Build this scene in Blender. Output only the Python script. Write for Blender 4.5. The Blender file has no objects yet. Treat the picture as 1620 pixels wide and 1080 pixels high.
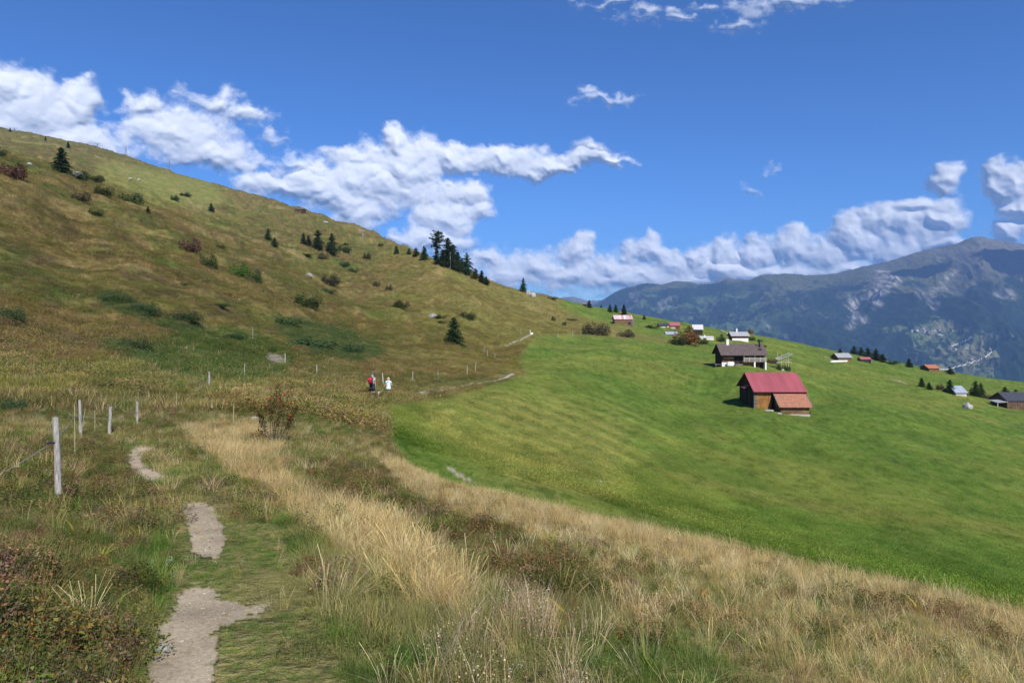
import bpy, bmesh, math, random
import numpy as np
from mathutils import Vector, Matrix, Euler
R = math.radians
random.seed(7); rng = np.random.default_rng(11)
sc = bpy.context.scene
COL = sc.collection
# ------------------------------------------------------------------ camera
CX, HY, F = 810.0, 500.0, 1080.0       # photograph: centre column, eye level row, focal length (px of 1620)
cam_d = bpy.data.cameras.new('camera'); cam = bpy.data.objects.new('camera', cam_d); COL.objects.link(cam)
cam.location = (0, 0, 0); cam.rotation_euler = (R(90), 0, 0)
cam_d.sensor_width = 36; cam_d.lens = 36*F/1620; cam_d.shift_y = -40/1620
cam_d.clip_start = 0.05; cam_d.clip_end = 90000
sc.camera = cam
# ------------------------------------------------------------------ light
SUN = Vector((0.30, -0.78, 0.80)).normalized()
sun_el = math.asin(SUN.z); sun_az = math.atan2(SUN.x, SUN.y)      # azimuth from +Y, clockwise
sl = bpy.data.lights.new('sun', 'SUN'); sl.energy = 4.8; sl.angle = R(0.5); sl.color = (1.0, 0.95, 0.87)
so = bpy.data.objects.new('sun', sl); COL.objects.link(so)
so.rotation_euler = (-SUN).to_track_quat('-Z', 'Y').to_euler()
sc.view_settings.view_transform = 'Standard'; sc.view_settings.look = 'None'
sc.view_settings.exposure = 0.42; sc.view_settings.gamma = 1.0
# ------------------------------------------------------------------ world: sky and clouds
W = bpy.data.worlds.new('World'); sc.world = W; W.use_nodes = True
W.cycles.sampling_method = 'NONE'
nt = W.node_tree; nt.nodes.clear()
def N(nt, typ, **kw):
    n = nt.nodes.new(typ)
    for k, v in kw.items(): setattr(n, k, v)
    return n
def lk(nt, a, b): nt.links.new(a, b)
def M(nt, op, a, b=None, c=None, clamp=False):
    n = nt.nodes.new('ShaderNodeMath'); n.operation = op; n.use_clamp = clamp
    for i, v in enumerate((a, b, c)):
        if v is None: continue
        if isinstance(v, (int, float)): n.inputs[i].default_value = v
        else: nt.links.new(v, n.inputs[i])
    return n.outputs[0]
def VM(nt, op, a, b=None, scale=None):
    n = nt.nodes.new('ShaderNodeVectorMath'); n.operation = op
    for i, v in enumerate((a, b)):
        if v is None: continue
        if isinstance(v, (tuple, list)): n.inputs[i].default_value = v
        else: nt.links.new(v, n.inputs[i])
    if scale is not None:
        if isinstance(scale, (int, float)): n.inputs['Scale'].default_value = scale
        else: nt.links.new(scale, n.inputs['Scale'])
    return n.outputs[1] if op in ('LENGTH', 'DOT_PRODUCT', 'DISTANCE') else n.outputs[0]
def mapr(nt, v, a, b, c, d, mode='SMOOTHSTEP'):
    n = nt.nodes.new('ShaderNodeMapRange'); n.interpolation_type = mode
    for i, q in enumerate((v, a, b, c, d)):
        if isinstance(q, (int, float)): n.inputs[i].default_value = q
        else: nt.links.new(q, n.inputs[i])
    return n.outputs[0]
def mixc(nt, f, a, b, blend='MIX'):
    n = nt.nodes.new('ShaderNodeMix'); n.data_type = 'RGBA'; n.blend_type = blend
    for s, v in ((n.inputs[0], f), (n.inputs[6], a), (n.inputs[7], b)):
        if isinstance(v, (int, float)): s.default_value = v
        elif isinstance(v, (tuple, list)): s.default_value = tuple(v)[:3]+(1,)
        else: nt.links.new(v, s)
    return n.outputs[2]
def noise(nt, vec, scale, detail=4, rough=0.55, dist=0.0):
    n = nt.nodes.new('ShaderNodeTexNoise'); n.inputs['Scale'].default_value = scale
    n.inputs['Detail'].default_value = detail; n.inputs['Roughness'].default_value = rough
    n.inputs['Distortion'].default_value = dist
    if vec is not None: nt.links.new(vec, n.inputs['Vector'])
    return n
sky = N(nt, 'ShaderNodeTexSky', sky_type='NISHITA', sun_disc=False)
sky.sun_elevation = sun_el; sky.sun_rotation = sun_az; sky.altitude = 1800; sky.air_density = 1.0; sky.dust_density = 1.0; sky.ozone_density = 3.0
skyc = mixc(nt, 1.0, sky.outputs[0], (0.33, 0.63, 1.03), 'MULTIPLY')
bg = N(nt, 'ShaderNodeBackground'); bg.inputs[1].default_value = 0.105; lk(nt, skyc, bg.inputs[0])
wo = N(nt, 'ShaderNodeOutputWorld'); lk(nt, bg.outputs[0], wo.inputs[0])
# ------------------------------------------------------------------ numeric helpers
def hash2(ix, iy, seed):
    h = (ix.astype(np.int64)*374761393 + iy.astype(np.int64)*668265263 + seed*974634777) & 0xffffffff
    h = ((h ^ (h >> 13))*1274126177) & 0xffffffff
    return ((h ^ (h >> 16)) & 0xffffff)/float(0xffffff)
def vnoise(x, y, seed=0):
    ix = np.floor(x); iy = np.floor(y); fx = x-ix; fy = y-iy
    fx = fx*fx*fx*(fx*(fx*6-15)+10); fy = fy*fy*fy*(fy*(fy*6-15)+10)
    a = hash2(ix, iy, seed); b = hash2(ix+1, iy, seed); c = hash2(ix, iy+1, seed); d = hash2(ix+1, iy+1, seed)
    return (a*(1-fx)+b*fx)*(1-fy)+(c*(1-fx)+d*fx)*fy
def fbm(x, y, seed=0, oct=4, gain=.5):
    s = 0; a = 1; t = 0
    for i in range(oct):
        s = s+a*vnoise(x*2**i+17.3*i, y*2**i-9.1*i, seed+i); t += a; a *= gain
    return s/t
def ridged(x, y, seed=0, oct=4, gain=.55):
    s = 0; a = 1; t = 0
    for i in range(oct):
        s = s+a*(1-np.abs(2*vnoise(x*2**i+5.1*i, y*2**i+3.7*i, seed+i)-1)); t += a; a *= gain
    return s/t
def ss(x, a, b):
    t = np.clip((x-a)/(b-a), 0, 1); return t*t*(3-2*t)
def pchip(xs, ys, xq):
    """monotone cubic through (xs, ys[...]); ys may carry extra trailing axes"""
    xs = np.asarray(xs, float); ys = np.asarray(ys, float)
    h = np.diff(xs); sh = (-1,)+(1,)*(ys.ndim-1)
    d = np.diff(ys, axis=0)/h.reshape(sh)
    m = np.zeros_like(ys)
    w1 = (2*h[1:]+h[:-1]).reshape(sh); w2 = (h[1:]+2*h[:-1]).reshape(sh)
    ok = d[:-1]*d[1:] > 0
    with np.errstate(divide='ignore', invalid='ignore'):
        hm = (w1+w2)/(w1/d[:-1]+w2/d[1:])
    m[1:-1] = np.where(ok, hm, 0); m[0] = d[0]; m[-1] = d[-1]
    xq = np.clip(np.asarray(xq, float), xs[0], xs[-1])
    i = np.clip(np.searchsorted(xs, xq)-1, 0, len(xs)-2)
    t = ((xq-xs[i])/h[i]).reshape((-1,)+(1,)*(ys.ndim-1)); hh = h[i].reshape(t.shape)
    return (ys[i]*(2*t**3-3*t**2+1)+m[i]*hh*(t**3-2*t**2+t)+ys[i+1]*(-2*t**3+3*t**2)+m[i+1]*hh*(t**3-t**2))
# ------------------------------------------------------------------ the lie of the land: (distance, photo row) per column
T = {
-500:[(2.4,1150),(5,830),(10,670),(18,600),(30,510),(50,400),(80,300),(140,230),(350,170),(700,130),(1300,95)],
0:[(2.6,1090),(5.5,850),(11,725),(20,670),(35,590),(65,470),(105,370),(170,262),(420,245),(800,222),(1300,203)],
150:[(2.9,1080),(6,870),(13,745),(24,660),(42,590),(75,490),(130,390),(200,310),(420,283),(750,258),(1200,233)],
300:[(3,1080),(6.2,870),(14,725),(26,658),(42,608),(75,530),(130,440),(200,375),(400,335),(650,310),(1050,281)],
450:[(3,1080),(6.5,860),(14,730),(27,660),(42,617),(75,560),(130,500),(190,445),(330,395),(560,355),(850,324)],
600:[(3,1080),(7,850),(17,738),(33,668),(48,632),(80,588),(130,540),(185,500),(280,455),(430,410),(650,373)],
700:[(2.9,1085),(7,860),(17,765),(28,735),(58,634),(90,597),(135,555),(200,505),(280,455),(330,435),(400,413)],
800:[(2.9,1090),(6.8,880),(15,790),(28,757),(50,690),(82,612),(110,590),(190,540),(260,500),(320,475),(400,453)],
900:[(2.9,1100),(6.5,900),(13,815),(28,783),(50,715),(82,640),(125,585),(200,545),(270,522),(350,498),(450,475)],
1000:[(2.9,1105),(6.2,920),(11.5,840),(30,805),(52,735),(85,660),(130,600),(200,552),(280,530),(380,512),(520,497)],
1100:[(2.9,1110),(6,935),(10.3,862),(32,825),(55,755),(88,680),(130,620),(180,572),(260,548),(370,530),(500,512)],
1200:[(2.9,1120),(5.7,955),(9.3,885),(33,850),(56,775),(85,697),(108,650),(165,586),(250,558),(360,541),(480,530)],
1300:[(2.9,1130),(5.4,980),(8.5,910),(33,873),(56,790),(85,705),(115,650),(180,603),(260,578),(370,563),(470,549)],
1450:[(2.9,1150),(5.1,1020),(7.7,943),(32,905),(54,815),(85,722),(120,665),(190,624),(280,605),(380,588),(460,577)],
1620:[(2.9,1180),(4.8,1070),(7,985),(30,940),(52,850),(85,745),(125,690),(200,650),(290,628),(370,614),(440,605)],
2100:[(2.9,1260),(4.4,1190),(6,1120),(26,1050),(48,930),(80,810),(125,740),(200,690),(290,660),(370,645),(440,635)]}
us = sorted(T); FT = []
for u in us:
    r = [(0.5, HY+1.6/0.5*F), (1.2, HY+1.6/1.2*F)] + T[u][:3]
    Y3, p3 = T[u][2]; Y4, p4 = T[u][3]
    w = min(1, max(0, (u-560)/160))
    mid = (math.sqrt(Y3*Y4), (p3+p4)/2)
    lip = (Y3*1.5, p3+13)
    r.append((mid[0]*(1-w)+lip[0]*w, mid[1]*(1-w)+lip[1]*w))
    r += T[u][3:]
    Yc, pc = T[u][-1]; zc = (HY-pc)/F*Yc
    for (ky, dz) in ((1.25, .05), (1.8, .26)):
        Y = Yc*ky; z = zc-Yc*dz; r.append((Y, HY-F*z/Y))
    r.append((4200, HY+F*900/4200)); r.append((9000, HY+F*950/9000))
    FT.append([(math.log(a), b) for a, b in r])
FT = np.array(FT)                                   # columns x features x 2
UQ = np.linspace(-500, 2100, 651)
FU = pchip(us, FT, UQ)
LQ = np.linspace(math.log(0.5), math.log(9000), 900)
TAB = np.stack([pchip(FU[i,:,0], -(FU[i,:,1]-HY)/F, LQ) for i in range(len(UQ))])      # z / Y
AMAX = math.atan((2100-CX)/F)
def frame(x, y):
    th = np.arctan2(x, y); r = np.hypot(x, y)
    tcl = np.clip(th, -AMAX, AMAX)
    return th, r, CX+F*np.tan(tcl), np.maximum(r*np.cos(tcl), 1e-3)
def look(tab, u, Y):
    fi = np.clip((u-UQ[0])/(UQ[1]-UQ[0]), 0, len(UQ)-1.001); fj = np.clip((np.log(Y)-LQ[0])/(LQ[1]-LQ[0]), 0, len(LQ)-1.001)
    i = fi.astype(int); j = fj.astype(int); a = fi-i; b = fj-j
    return (tab[i,j]*(1-a)+tab[i+1,j]*a)*(1-b)+(tab[i,j+1]*(1-a)+tab[i+1,j+1]*a)*b
def H(x, y):
    x = np.asarray(x, float); y = np.asarray(y, float)
    th, r, u, Y = frame(x, y)
    z = look(TAB, u, Y)*Y
    back = ss(np.abs(th), AMAX, math.pi)
    zb = (look(TAB, np.full_like(u, -300.), Y)+look(TAB, np.full_like(u, 1900.), Y))/2*Y
    z = np.where(Y < 1.2, -1.6, z*(1-back)+zb*back)
    hill = ss(-u, -900, -640)                        # rough pasture on the left, smooth meadow on the right
    n = (fbm(x*1.6, y*1.6, 3, 3)-.5)*0.10*ss(r, 3, 8)*(0.35+0.65*hill)
    n += (fbm(x*.42, y*.42, 5, 4, .6)-.5)*(0.7*hill+0.10)*ss(r, 10, 40)
    n += (fbm(x*.09, y*.06, 9, 4)-.5)*(3.2*hill+1.5)*ss(r, 40, 160)
    n += (ridged(x*.16+fbm(x*.03, y*.03, 19, 2)*2, y*.035, 18, 3)-.6)*1.5*hill*ss(r, 45, 160)
    n += (ridged(x*.021, y*.013, 12, 4)-.6)*10*hill*ss(r, 140, 420)
    n += (fbm(x*.013, y*.013, 15, 3)-.5)*4.6*(1-hill)*ss(r, 50, 240)
    return z+n*(1-0.6*back)
RS = np.exp(np.linspace(math.log(1.3), math.log(1500), 2600))
def at(u, v, ymin=0):
    """ground point seen at photo pixel (u, v)"""
    t = (u-CX)/F; Y = RS[RS > ymin]
    z = H(t*Y, Y); p = HY-F*z/Y
    k = np.nonzero(p <= v)[0]
    if len(k) == 0:
        i = int(np.argmin(p)); return Vector((t*Y[i], Y[i], z[i]))
    i = k[0]
    return Vector((float(t*Y[i]), float(Y[i]), float(z[i])))
def on(x, y): return float(H(np.array([x]), np.array([y]))[0])
# rasters in photo space that say what grows where
RX, RY = 541, 361
gx, gy = np.meshgrid(np.arange(RX)*3.0, np.arange(RY)*3.0)
def poly(pts, blur=2):
    m = np.zeros((RY, RX), bool); n = len(pts)
    for i in range(n):
        x1, y1 = pts[i]; x2, y2 = pts[(i+1) % n]
        if y1 == y2: continue
        c = ((gy >= min(y1, y2)) & (gy < max(y1, y2)) & (gx < (x2-x1)*(gy-y1)/(y2-y1)+x1)); m ^= c
    m = m.astype(float)
    for _ in range(blur):
        m = np.pad(m, 1, mode='edge'); m = (m[:-2]+2*m[1:-1]+m[2:])/4; m = (m[:,:-2]+2*m[:,1:-1]+m[:,2:])/4
    return m
def samp(m, u, v):
    fi = np.clip(v/3, 0, RY-1.001); fj = np.clip(u/3, 0, RX-1.001); i = fi.astype(int); j = fj.astype(int); a = fi-i; b = fj-j
    return (m[i,j]*(1-a)+m[i+1,j]*a)*(1-b)+(m[i,j+1]*(1-a)+m[i+1,j+1]*a)*b
MEADOW = poly([(598,655),(625,641),(700,630),(790,606),(832,592),(818,566),(850,532),(905,528),(960,533),(1010,537),(1090,545),(1080,538),(1010,530),(1000,520),(960,512),(905,497),(880,482),(900,470),(1640,470),(1700,1100),(1620,1010),(1620,988),(1450,945),(1300,912),(1200,887),(1100,864),(1000,842),(900,817),(800,793),(700,768),(650,742),(620,700)], 2)
YELLOW = poly([(650,640),(830,600),(960,630),(1040,660),(1050,700),(1010,760),(960,800),(820,790),(760,740),(700,690)], 40)
DRY = poly([(560,735),(640,745),(700,766),(800,790),(900,815),(1000,840),(1200,884),(1400,930),(1640,990),(1640,1100),(1300,1100),(1000,1000),(900,900),(800,850),(700,800)], 6)
LIP = poly([(590,720),(640,735),(700,762),(800,786),(900,811),(1000,836),(1200,880),(1400,926),(1640,986),(1640,1020),(1400,965),(1200,920),(1000,880),(900,860),(800,832),(700,795),(640,765)], 3)
STRAW = poly([(290,668),(400,665),(440,700),(455,760),(560,800),(650,850),(740,925),(748,968),(660,968),(590,920),(490,850),(420,775),(375,745),(300,705)], 3)
HEATH = poly([(480,728),(600,730),(640,780),(800,840),(920,890),(930,960),(820,930),(700,895),(610,830),(510,800)], 4)
BANK = poly([(-10,790),(60,765),(180,760),(240,805),(238,865),(205,900),(232,960),(225,1000),(200,1090),(-10,1090)], 4)
BANK2 = poly([(60,700),(170,690),(215,730),(240,770),(180,765),(60,768),(-10,760),(-10,735)], 4)
PATH = np.maximum.reduce([poly(p, 0) for p in (
 [(225,1095),(240,1060),(256,1010),(266,970),(282,948),(296,930),(318,924),(340,934),(352,950),(385,956),(412,952),(430,962),(415,972),(372,976),(350,988),(340,1020),(346,1060),(345,1095)],
 [(318,884),(303,862),(298,835),(291,812),(290,796),(318,793),(340,808),(354,840),(352,868),(345,884)],
 [(206,742),(202,722),(212,708),(238,705),(248,708),(226,716),(222,728),(238,745),(262,752),(272,762),(240,762),(218,752)])])
PATHB = PATH.copy()
for _ in range(2):
    PATHB = np.pad(PATHB, 1, mode='edge'); PATHB = (PATHB[:-2]+PATHB[1:-1]+PATHB[2:])/3; PATHB = (PATHB[:,:-2]+PATHB[:,1:-1]+PATHB[:,2:])/3
JZONE = poly([(145,460),(180,460),(240,492),(325,520),(295,532),(220,508),(150,477)], 2)+poly([(425,500),(480,503),(590,538),(612,560),(560,574),(500,562),(440,530)], 2)+poly([(150,540),(240,543),(255,572),(200,568)], 2)
GREENZ = poly([(215,560),(300,515),(400,520),(470,560),(450,600),(340,606),(250,600)], 6)+poly([(170,640),(230,650),(290,690),(240,700),(180,690),(150,670)], 3)
TRAIL = poly([(660,614),(700,604),(760,600),(800,590),(812,588),(815,594),(790,602),(740,612),(690,620),(660,622)], 0) + poly([(770,549),(800,545),(822,537),(838,528),(842,531),(826,541),(804,549),(775,553)], 0)
SCAR = poly([(418,560),(440,560),(460,572),(430,578),(422,570)], 1) + poly([(300,620),(330,600),(340,597),(335,608),(306,628)], 1) + poly([(195,632),(235,625),(240,632),(200,640)], 1)+ poly([(700,735),(715,740),(755,768),(745,768),(712,748)], 0)*.6
PISTE = poly([(150,262),(180,255),(330,285),(360,315),(330,330),(240,322),(160,290)], 4)
WORN = poly([(290,700),(420,780),(470,880),(520,1000),(560,1100),(200,1100),(270,900),(250,780),(200,700)], 5)
def soft(m, u, v, x, y, k=1.0):
    w = np.clip(900/np.maximum(np.hypot(x, y), 3), 2, 26)*k
    return samp(m, u+(fbm(x*1.1, y*1.1, 31)-.5)*w, v+(fbm(x*1.1, y*1.1, 37)-.5)*w*.7)
def soft2(m, u, v, x, y):
    w = np.clip(46/np.maximum(np.hypot(x, y), 2)*4, 3, 46)
    return samp(m, u+(fbm(x*6, y*6, 131, 4, .65)-.5)*w, v+(fbm(x*6, y*6, 137, 4, .65)-.5)*w*.8)
def tri(c): return np.array(c)[None, :]
def mixa(a, b, f): return a+(b-a)*f[:, None]
def albedo(x, y, z):
    """base colour of the ground and of what grows on it"""
    u = CX+F*x/np.maximum(y, .01); v = HY-F*z/np.maximum(y, .01)
    out = (y < 0.5); u = np.where(out, 300, u); v = np.where(out, 1085, v)
    r = np.hypot(x, y)
    side = (x-0.15*y)/np.maximum(r, 1)
    n1 = fbm(x*.05, y*.035, 41, 5, .6); n2 = fbm(x*.35, y*.22, 43, 4, .6); n3 = fbm(x*.012, y*.009, 47, 4, .6); n4 = fbm(x*2.2, y*2.2, 49, 3)
    c = tri((.142,.112,.036))+0*n1[:, None]                                    # rough autumn pasture
    c = mixa(c, tri((.110,.125,.026)), ss(n1, .45, .58)*.7)
    c = mixa(c, tri((.115,.062,.030)), ss(n2, .50, .66)*.6*ss(-n1, -.55, -.42))
    c = mixa(c, tri((.25,.195,.075)), ss(n3*.4+n2*.6, .50, .62)*.6)
    c = mixa(c, tri((.050,.052,.018)), ss(fbm(x*.17, y*.11, 55, 5, .65), .55, .66)*.65*ss(-u, -820, -560))
    c = mixa(c, tri((.085,.055,.040)), ss(fbm(x*.28, y*.2, 56, 4, .65), .58, .68)*.5*ss(-u, -760, -460))
    c = mixa(c, tri((.050,.095,.018)), ss(fbm(x*.11, y*.08, 53, 4), .57, .68)*.5)
    up = ss(u, 520, 800)*ss(-v, -640, -500)                                     # the paler slope towards the village
    c = mixa(c, tri((.215,.185,.055)), up*.62)
    c = mixa(c, tri((.19,.20,.055)), soft(PISTE, u, v, x, y)*.8)
    c = mixa(c, tri((.30,.235,.10)), ss(ridged(x*.05+n1*2, y*.012, 57, 3), .80, .92)*.5*ss(r, 60, 140))
    near = ss(-r, -30, -16)*(u < 1e9)
    c = mixa(c, tri((.12,.115,.035)), near*.7)
    c = mixa(c, tri((.33,.25,.105)), np.clip(soft(DRY, u, v, x, y)*.8+soft(STRAW, u, v, x, y), 0, 1)*.8)
    c = mixa(c, tri((.07,.065,.025)), np.clip(soft(BANK, u, v, x, y)+soft(HEATH, u, v, x, y), 0, 1)*.8)
    jz = np.clip(soft(JZONE, u, v, x, y, .6), 0, 1)*(y > 10); gz = np.clip(soft(GREENZ, u, v, x, y), 0, 1)*(y > 8)
    c = mixa(c, tri((.085,.115,.030)), gz*.7); c = mixa(c, tri((.060,.085,.030)), jz*.45)
    md = np.where(u > 1610, (v < 985+(u-1620)*.26)*1.0, soft(MEADOW, u, v, x, y, .5)); md = md*ss(r, 12, 20)
    g = tri((.105,.160,.024))+0*n1[:, None]
    g = mixa(g, tri((.160,.185,.034)), ss(n1, .42, .62)*.8)
    g = mixa(g, tri((.080,.138,.022)), ss(fbm(x*.07, y*.05, 61, 4), .52, .64)*.6)
    g = mixa(g, tri((.20,.18,.050)), ss(ridged(x*.022+n1, y*.04+n3*2, 63, 3), .80, .92)*.45)
    g = mixa(g, tri((.180,.185,.045)), samp(YELLOW, u+(n1-.5)*90+(n3-.5)*220, v+(n2-.5)*50)*(.45+.35*ss(n1, .4, .6)))
    arc = np.hypot(x+1.0, (y-44)*.55)+(n1-.5)*2.5; st = .5+.5*np.sin(arc*2*math.pi/3.6)
    mow = np.sqrt(samp(YELLOW, u, v))*(y > 12); g = mixa(g, g*np.array([[1.62,1.42,1.5]]), mow*st*.75)
    n5 = fbm(x*1.3, y*.8, 65, 4, .65); g = mixa(g, tri((.15,.19,.045)), ss(n5, .54, .68)*.45); g = mixa(g, tri((.035,.085,.012)), ss(-n5, -.44, -.34)*.5)
    g = g*(0.72+.56*n2[:, None])
    c = mixa(c, g, md)
    p = np.clip(soft2(PATHB, u, v, x, y), 0, 1)
    c = mixa(c, tri((.25,.22,.085)), ss(samp(WORN, u, v), .2, .9)*.7)
    c = mixa(c, tri((.26,.205,.13)), ss(p, .08, .4)*ss(fbm(x*4, y*4, 69, 3), .35, .6)*.8)
    c = mixa(c, tri((.37,.30,.205))*(.62+.76*n4[:, None]), ss(p+(fbm(x*9, y*9, 67, 4, .65)-.5)*.75, .42, .64))
    c = mixa(c, tri((.30,.25,.20)), ss(soft(SCAR, u, v, x, y, .5), .35, .6)*.9*(y > 8))
    return c, md, u, v
# ------------------------------------------------------------------ materials
def mat(name): 
    m = bpy.data.materials.new(name); m.use_nodes = True; t = m.node_tree
    b = t.nodes['Principled BSDF']; return m, t, b
def simple(name, col, rough=.8, var=.25, scale=3.0, bump=0.0, streak=None, metal=0.0, spec=None, dark=None):
    """surface with world-size grain; streak = (sx, sy, sz) stretches it into boards or runs"""
    m, t, b = mat(name); tcn = t.nodes.new('ShaderNodeTexCoord'); v = tcn.outputs['Object']
    if streak: v = VM(t, 'MULTIPLY', v, streak)
    n = noise(t, v, scale, 5, .65)
    f = mapr(t, n.outputs[0], .32, .68, 0, 1)
    d = dark or tuple(c*(1-var*1.6) for c in col); l = tuple(min(1, c*(1+var)) for c in col)
    lk(t, mixc(t, f, d, l), b.inputs['Base Color'])
    b.inputs['Roughness'].default_value = rough; b.inputs['Metallic'].default_value = metal
    if spec is not None: b.inputs['Specular IOR Level'].default_value = spec
    if bump:
        bn = t.nodes.new('ShaderNodeBump'); bn.inputs['Strength'].default_value = .7; bn.inputs['Distance'].default_value = bump
        lk(t, n.outputs[0], bn.inputs['Height']); lk(t, bn.outputs[0], b.inputs['Normal'])
    return m
def leafmat(name, trans=.35, attr='INSTANCER', col=None, var=.35):
    m, t, b = mat(name); out = t.nodes['Material Output']; t.nodes.remove(b)
    if col is None:
        a = t.nodes.new('ShaderNodeAttribute'); a.attribute_type = attr; a.attribute_name = 'tint'; base = a.outputs['Color']
        a2 = t.nodes.new('ShaderNodeAttribute'); a2.attribute_type = 'GEOMETRY'; a2.attribute_name = 'lf'
        base = mixc(t, 1.0, base, a2.outputs['Color'], 'MULTIPLY')
    else:
        g = t.nodes.new('ShaderNodeNewGeometry')
        base = mixc(t, g.outputs['Random Per Island'], tuple(c*(1-var) for c in col), tuple(c*(1+var) for c in col))
        oi = t.nodes.new('ShaderNodeObjectInfo')
        hs = t.nodes.new('ShaderNodeHueSaturation'); lk(t, base, hs.inputs['Color'])
        lk(t, M(t, 'MULTIPLY_ADD', oi.outputs['Random'], .05, .475), hs.inputs['Hue']); lk(t, M(t, 'MULTIPLY_ADD', oi.outputs['Random'], .4, .8), hs.inputs['Value'])
        base = hs.outputs[0]
    df = t.nodes.new('ShaderNodeBsdfDiffuse'); tr = t.nodes.new('ShaderNodeBsdfTranslucent'); mxs = t.nodes.new('ShaderNodeMixShader')
    lk(t, base, df.inputs[0]); lk(t, base, tr.inputs[0]); mxs.inputs[0].default_value = trans
    lk(t, df.outputs[0], mxs.inputs[1]); lk(t, tr.outputs[0], mxs.inputs[2]); lk(t, mxs.outputs[0], out.inputs[0])
    return m
# ------------------------------------------------------------------ mesh helpers
class MB:
    def __init__(s): s.v = []; s.f = []; s.m = []
    def add(s, vs, fs, mi=0):
        o = len(s.v); s.v += [tuple(p) for p in vs]; s.f += [tuple(i+o for i in f) for f in fs]; s.m += [mi]*len(fs); return s
    def box(s, c, d, rot=None, mi=0):
        vs = [Vector((x*d[0]/2, y*d[1]/2, z*d[2]/2)) for x in (-1,1) for y in (-1,1) for z in (-1,1)]
        if rot is not None: vs = [rot @ v for v in vs]
        return s.add([v+Vector(c) for v in vs], [(0,1,3,2),(4,6,7,5),(0,4,5,1),(2,3,7,6),(0,2,6,4),(1,5,7,3)], mi)
    def bar(s, a, b, w, h=None, mi=0):
        a = Vector(a); b = Vector(b); d = b-a; q = d.to_track_quat('Z', 'Y').to_matrix()
        return s.box((a+b)/2, (w, h or w, d.length), q, mi)
    def tube(s, pts, rs, n=8, mi=0, cap=True):
        pts = [Vector(p) for p in pts]; vs = []; fs = []
        for i, p in enumerate(pts):
            d = (pts[min(i+1, len(pts)-1)]-pts[max(i-1, 0)]); q = d.to_track_quat('Z', 'Y') if d.length > 1e-6 else Euler((0,0,0)).to_quaternion()
            for k in range(n):
                a = 2*math.pi*k/n; r = rs[i]; r = r if isinstance(r, tuple) else (r, r)
                vs.append(p+q @ Vector((math.cos(a)*r[0], math.sin(a)*r[1], 0)))
        for i in range(len(pts)-1):
            for k in range(n): fs.append((i*n+k, i*n+(k+1) % n, (i+1)*n+(k+1) % n, (i+1)*n+k))
        if cap: fs.append(tuple(range(n))[::-1]); fs.append(tuple((len(pts)-1)*n+k for k in range(n)))
        return s.add(vs, fs, mi)
    def slab(s, quad, th, mi=0):
        q = [Vector(p) for p in quad]; nrm = (q[1]-q[0]).cross(q[3]-q[0]).normalized()*th
        return s.add(q+[p-nrm for p in q], [(0,1,2,3),(7,6,5,4),(0,4,5,1),(1,5,6,2),(2,6,7,3),(3,7,4,0)], mi)
    def mesh(s, name, mats, smooth=False):
        me = bpy.data.meshes.new(name); me.from_pydata(s.v, [], s.f)
        for m in (mats if isinstance(mats, (list, tuple)) else [mats]): me.materials.append(m)
        me.polygons.foreach_set('material_index', s.m)
        if smooth: me.polygons.foreach_set('use_smooth', [True]*len(me.polygons))
        me.update(); return me
    def build(s, name, mats, parent=None, smooth=False): return obj(name, s.mesh(name, mats, smooth), parent)
def obj(name, me, parent=None):
    o = bpy.data.objects.new(name, me); COL.objects.link(o)
    if parent is not None: o.parent = parent
    return o
def tag(o, label=None, cat=None, group=None, kind=None):
    if label: o['label'] = label
    if cat: o['category'] = cat
    if group: o['group'] = group
    if kind: o['kind'] = kind
    return o
def thing(name, label, cat, loc, rz=0, group=None, scale=None):
    o = bpy.data.objects.new(name, None); o.empty_display_size = .3; COL.objects.link(o)
    o.location = loc; o.rotation_euler = (0, 0, rz)
    if scale: o.scale = scale if isinstance(scale, tuple) else (scale,)*3
    return tag(o, label, cat, group)
def npmesh(name, V, Fq, mats, smooth=True, attrs=None, mi=None):
    me = bpy.data.meshes.new(name); V = np.asarray(V, np.float32); Fq = np.asarray(Fq, np.int32); k = Fq.shape[1]
    me.vertices.add(len(V)); me.vertices.foreach_set('co', V.ravel())
    me.loops.add(Fq.size); me.loops.foreach_set('vertex_index', Fq.ravel())
    me.polygons.add(len(Fq)); me.polygons.foreach_set('loop_start', np.arange(0, Fq.size, k, dtype=np.int32))
    me.polygons.foreach_set('loop_total', np.full(len(Fq), k, np.int32))
    if smooth: me.polygons.foreach_set('use_smooth', np.ones(len(Fq), bool))
    for m in (mats if isinstance(mats, (list, tuple)) else [mats]): me.materials.append(m)
    if mi is not None: me.polygons.foreach_set('material_index', np.asarray(mi, np.int32))
    me.update(calc_edges=True)
    for an, av in (attrs or {}).items():
        av = np.asarray(av, np.float32)
        if av.ndim == 2:
            a = me.attributes.new(an, 'FLOAT_COLOR', 'POINT'); a.data.foreach_set('color', np.concatenate([av[:, :3], np.ones((len(av), 1), np.float32)], 1).ravel())
        else:
            a = me.attributes.new(an, 'FLOAT', 'POINT'); a.data.foreach_set('value', av)
    return me
def gridfaces(nr, nc):
    i = np.arange(nr-1)[:, None]*nc+np.arange(nc-1)[None, :]; i = i.ravel()
    return np.stack([i, i+1, i+nc+1, i+nc], 1)
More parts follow.
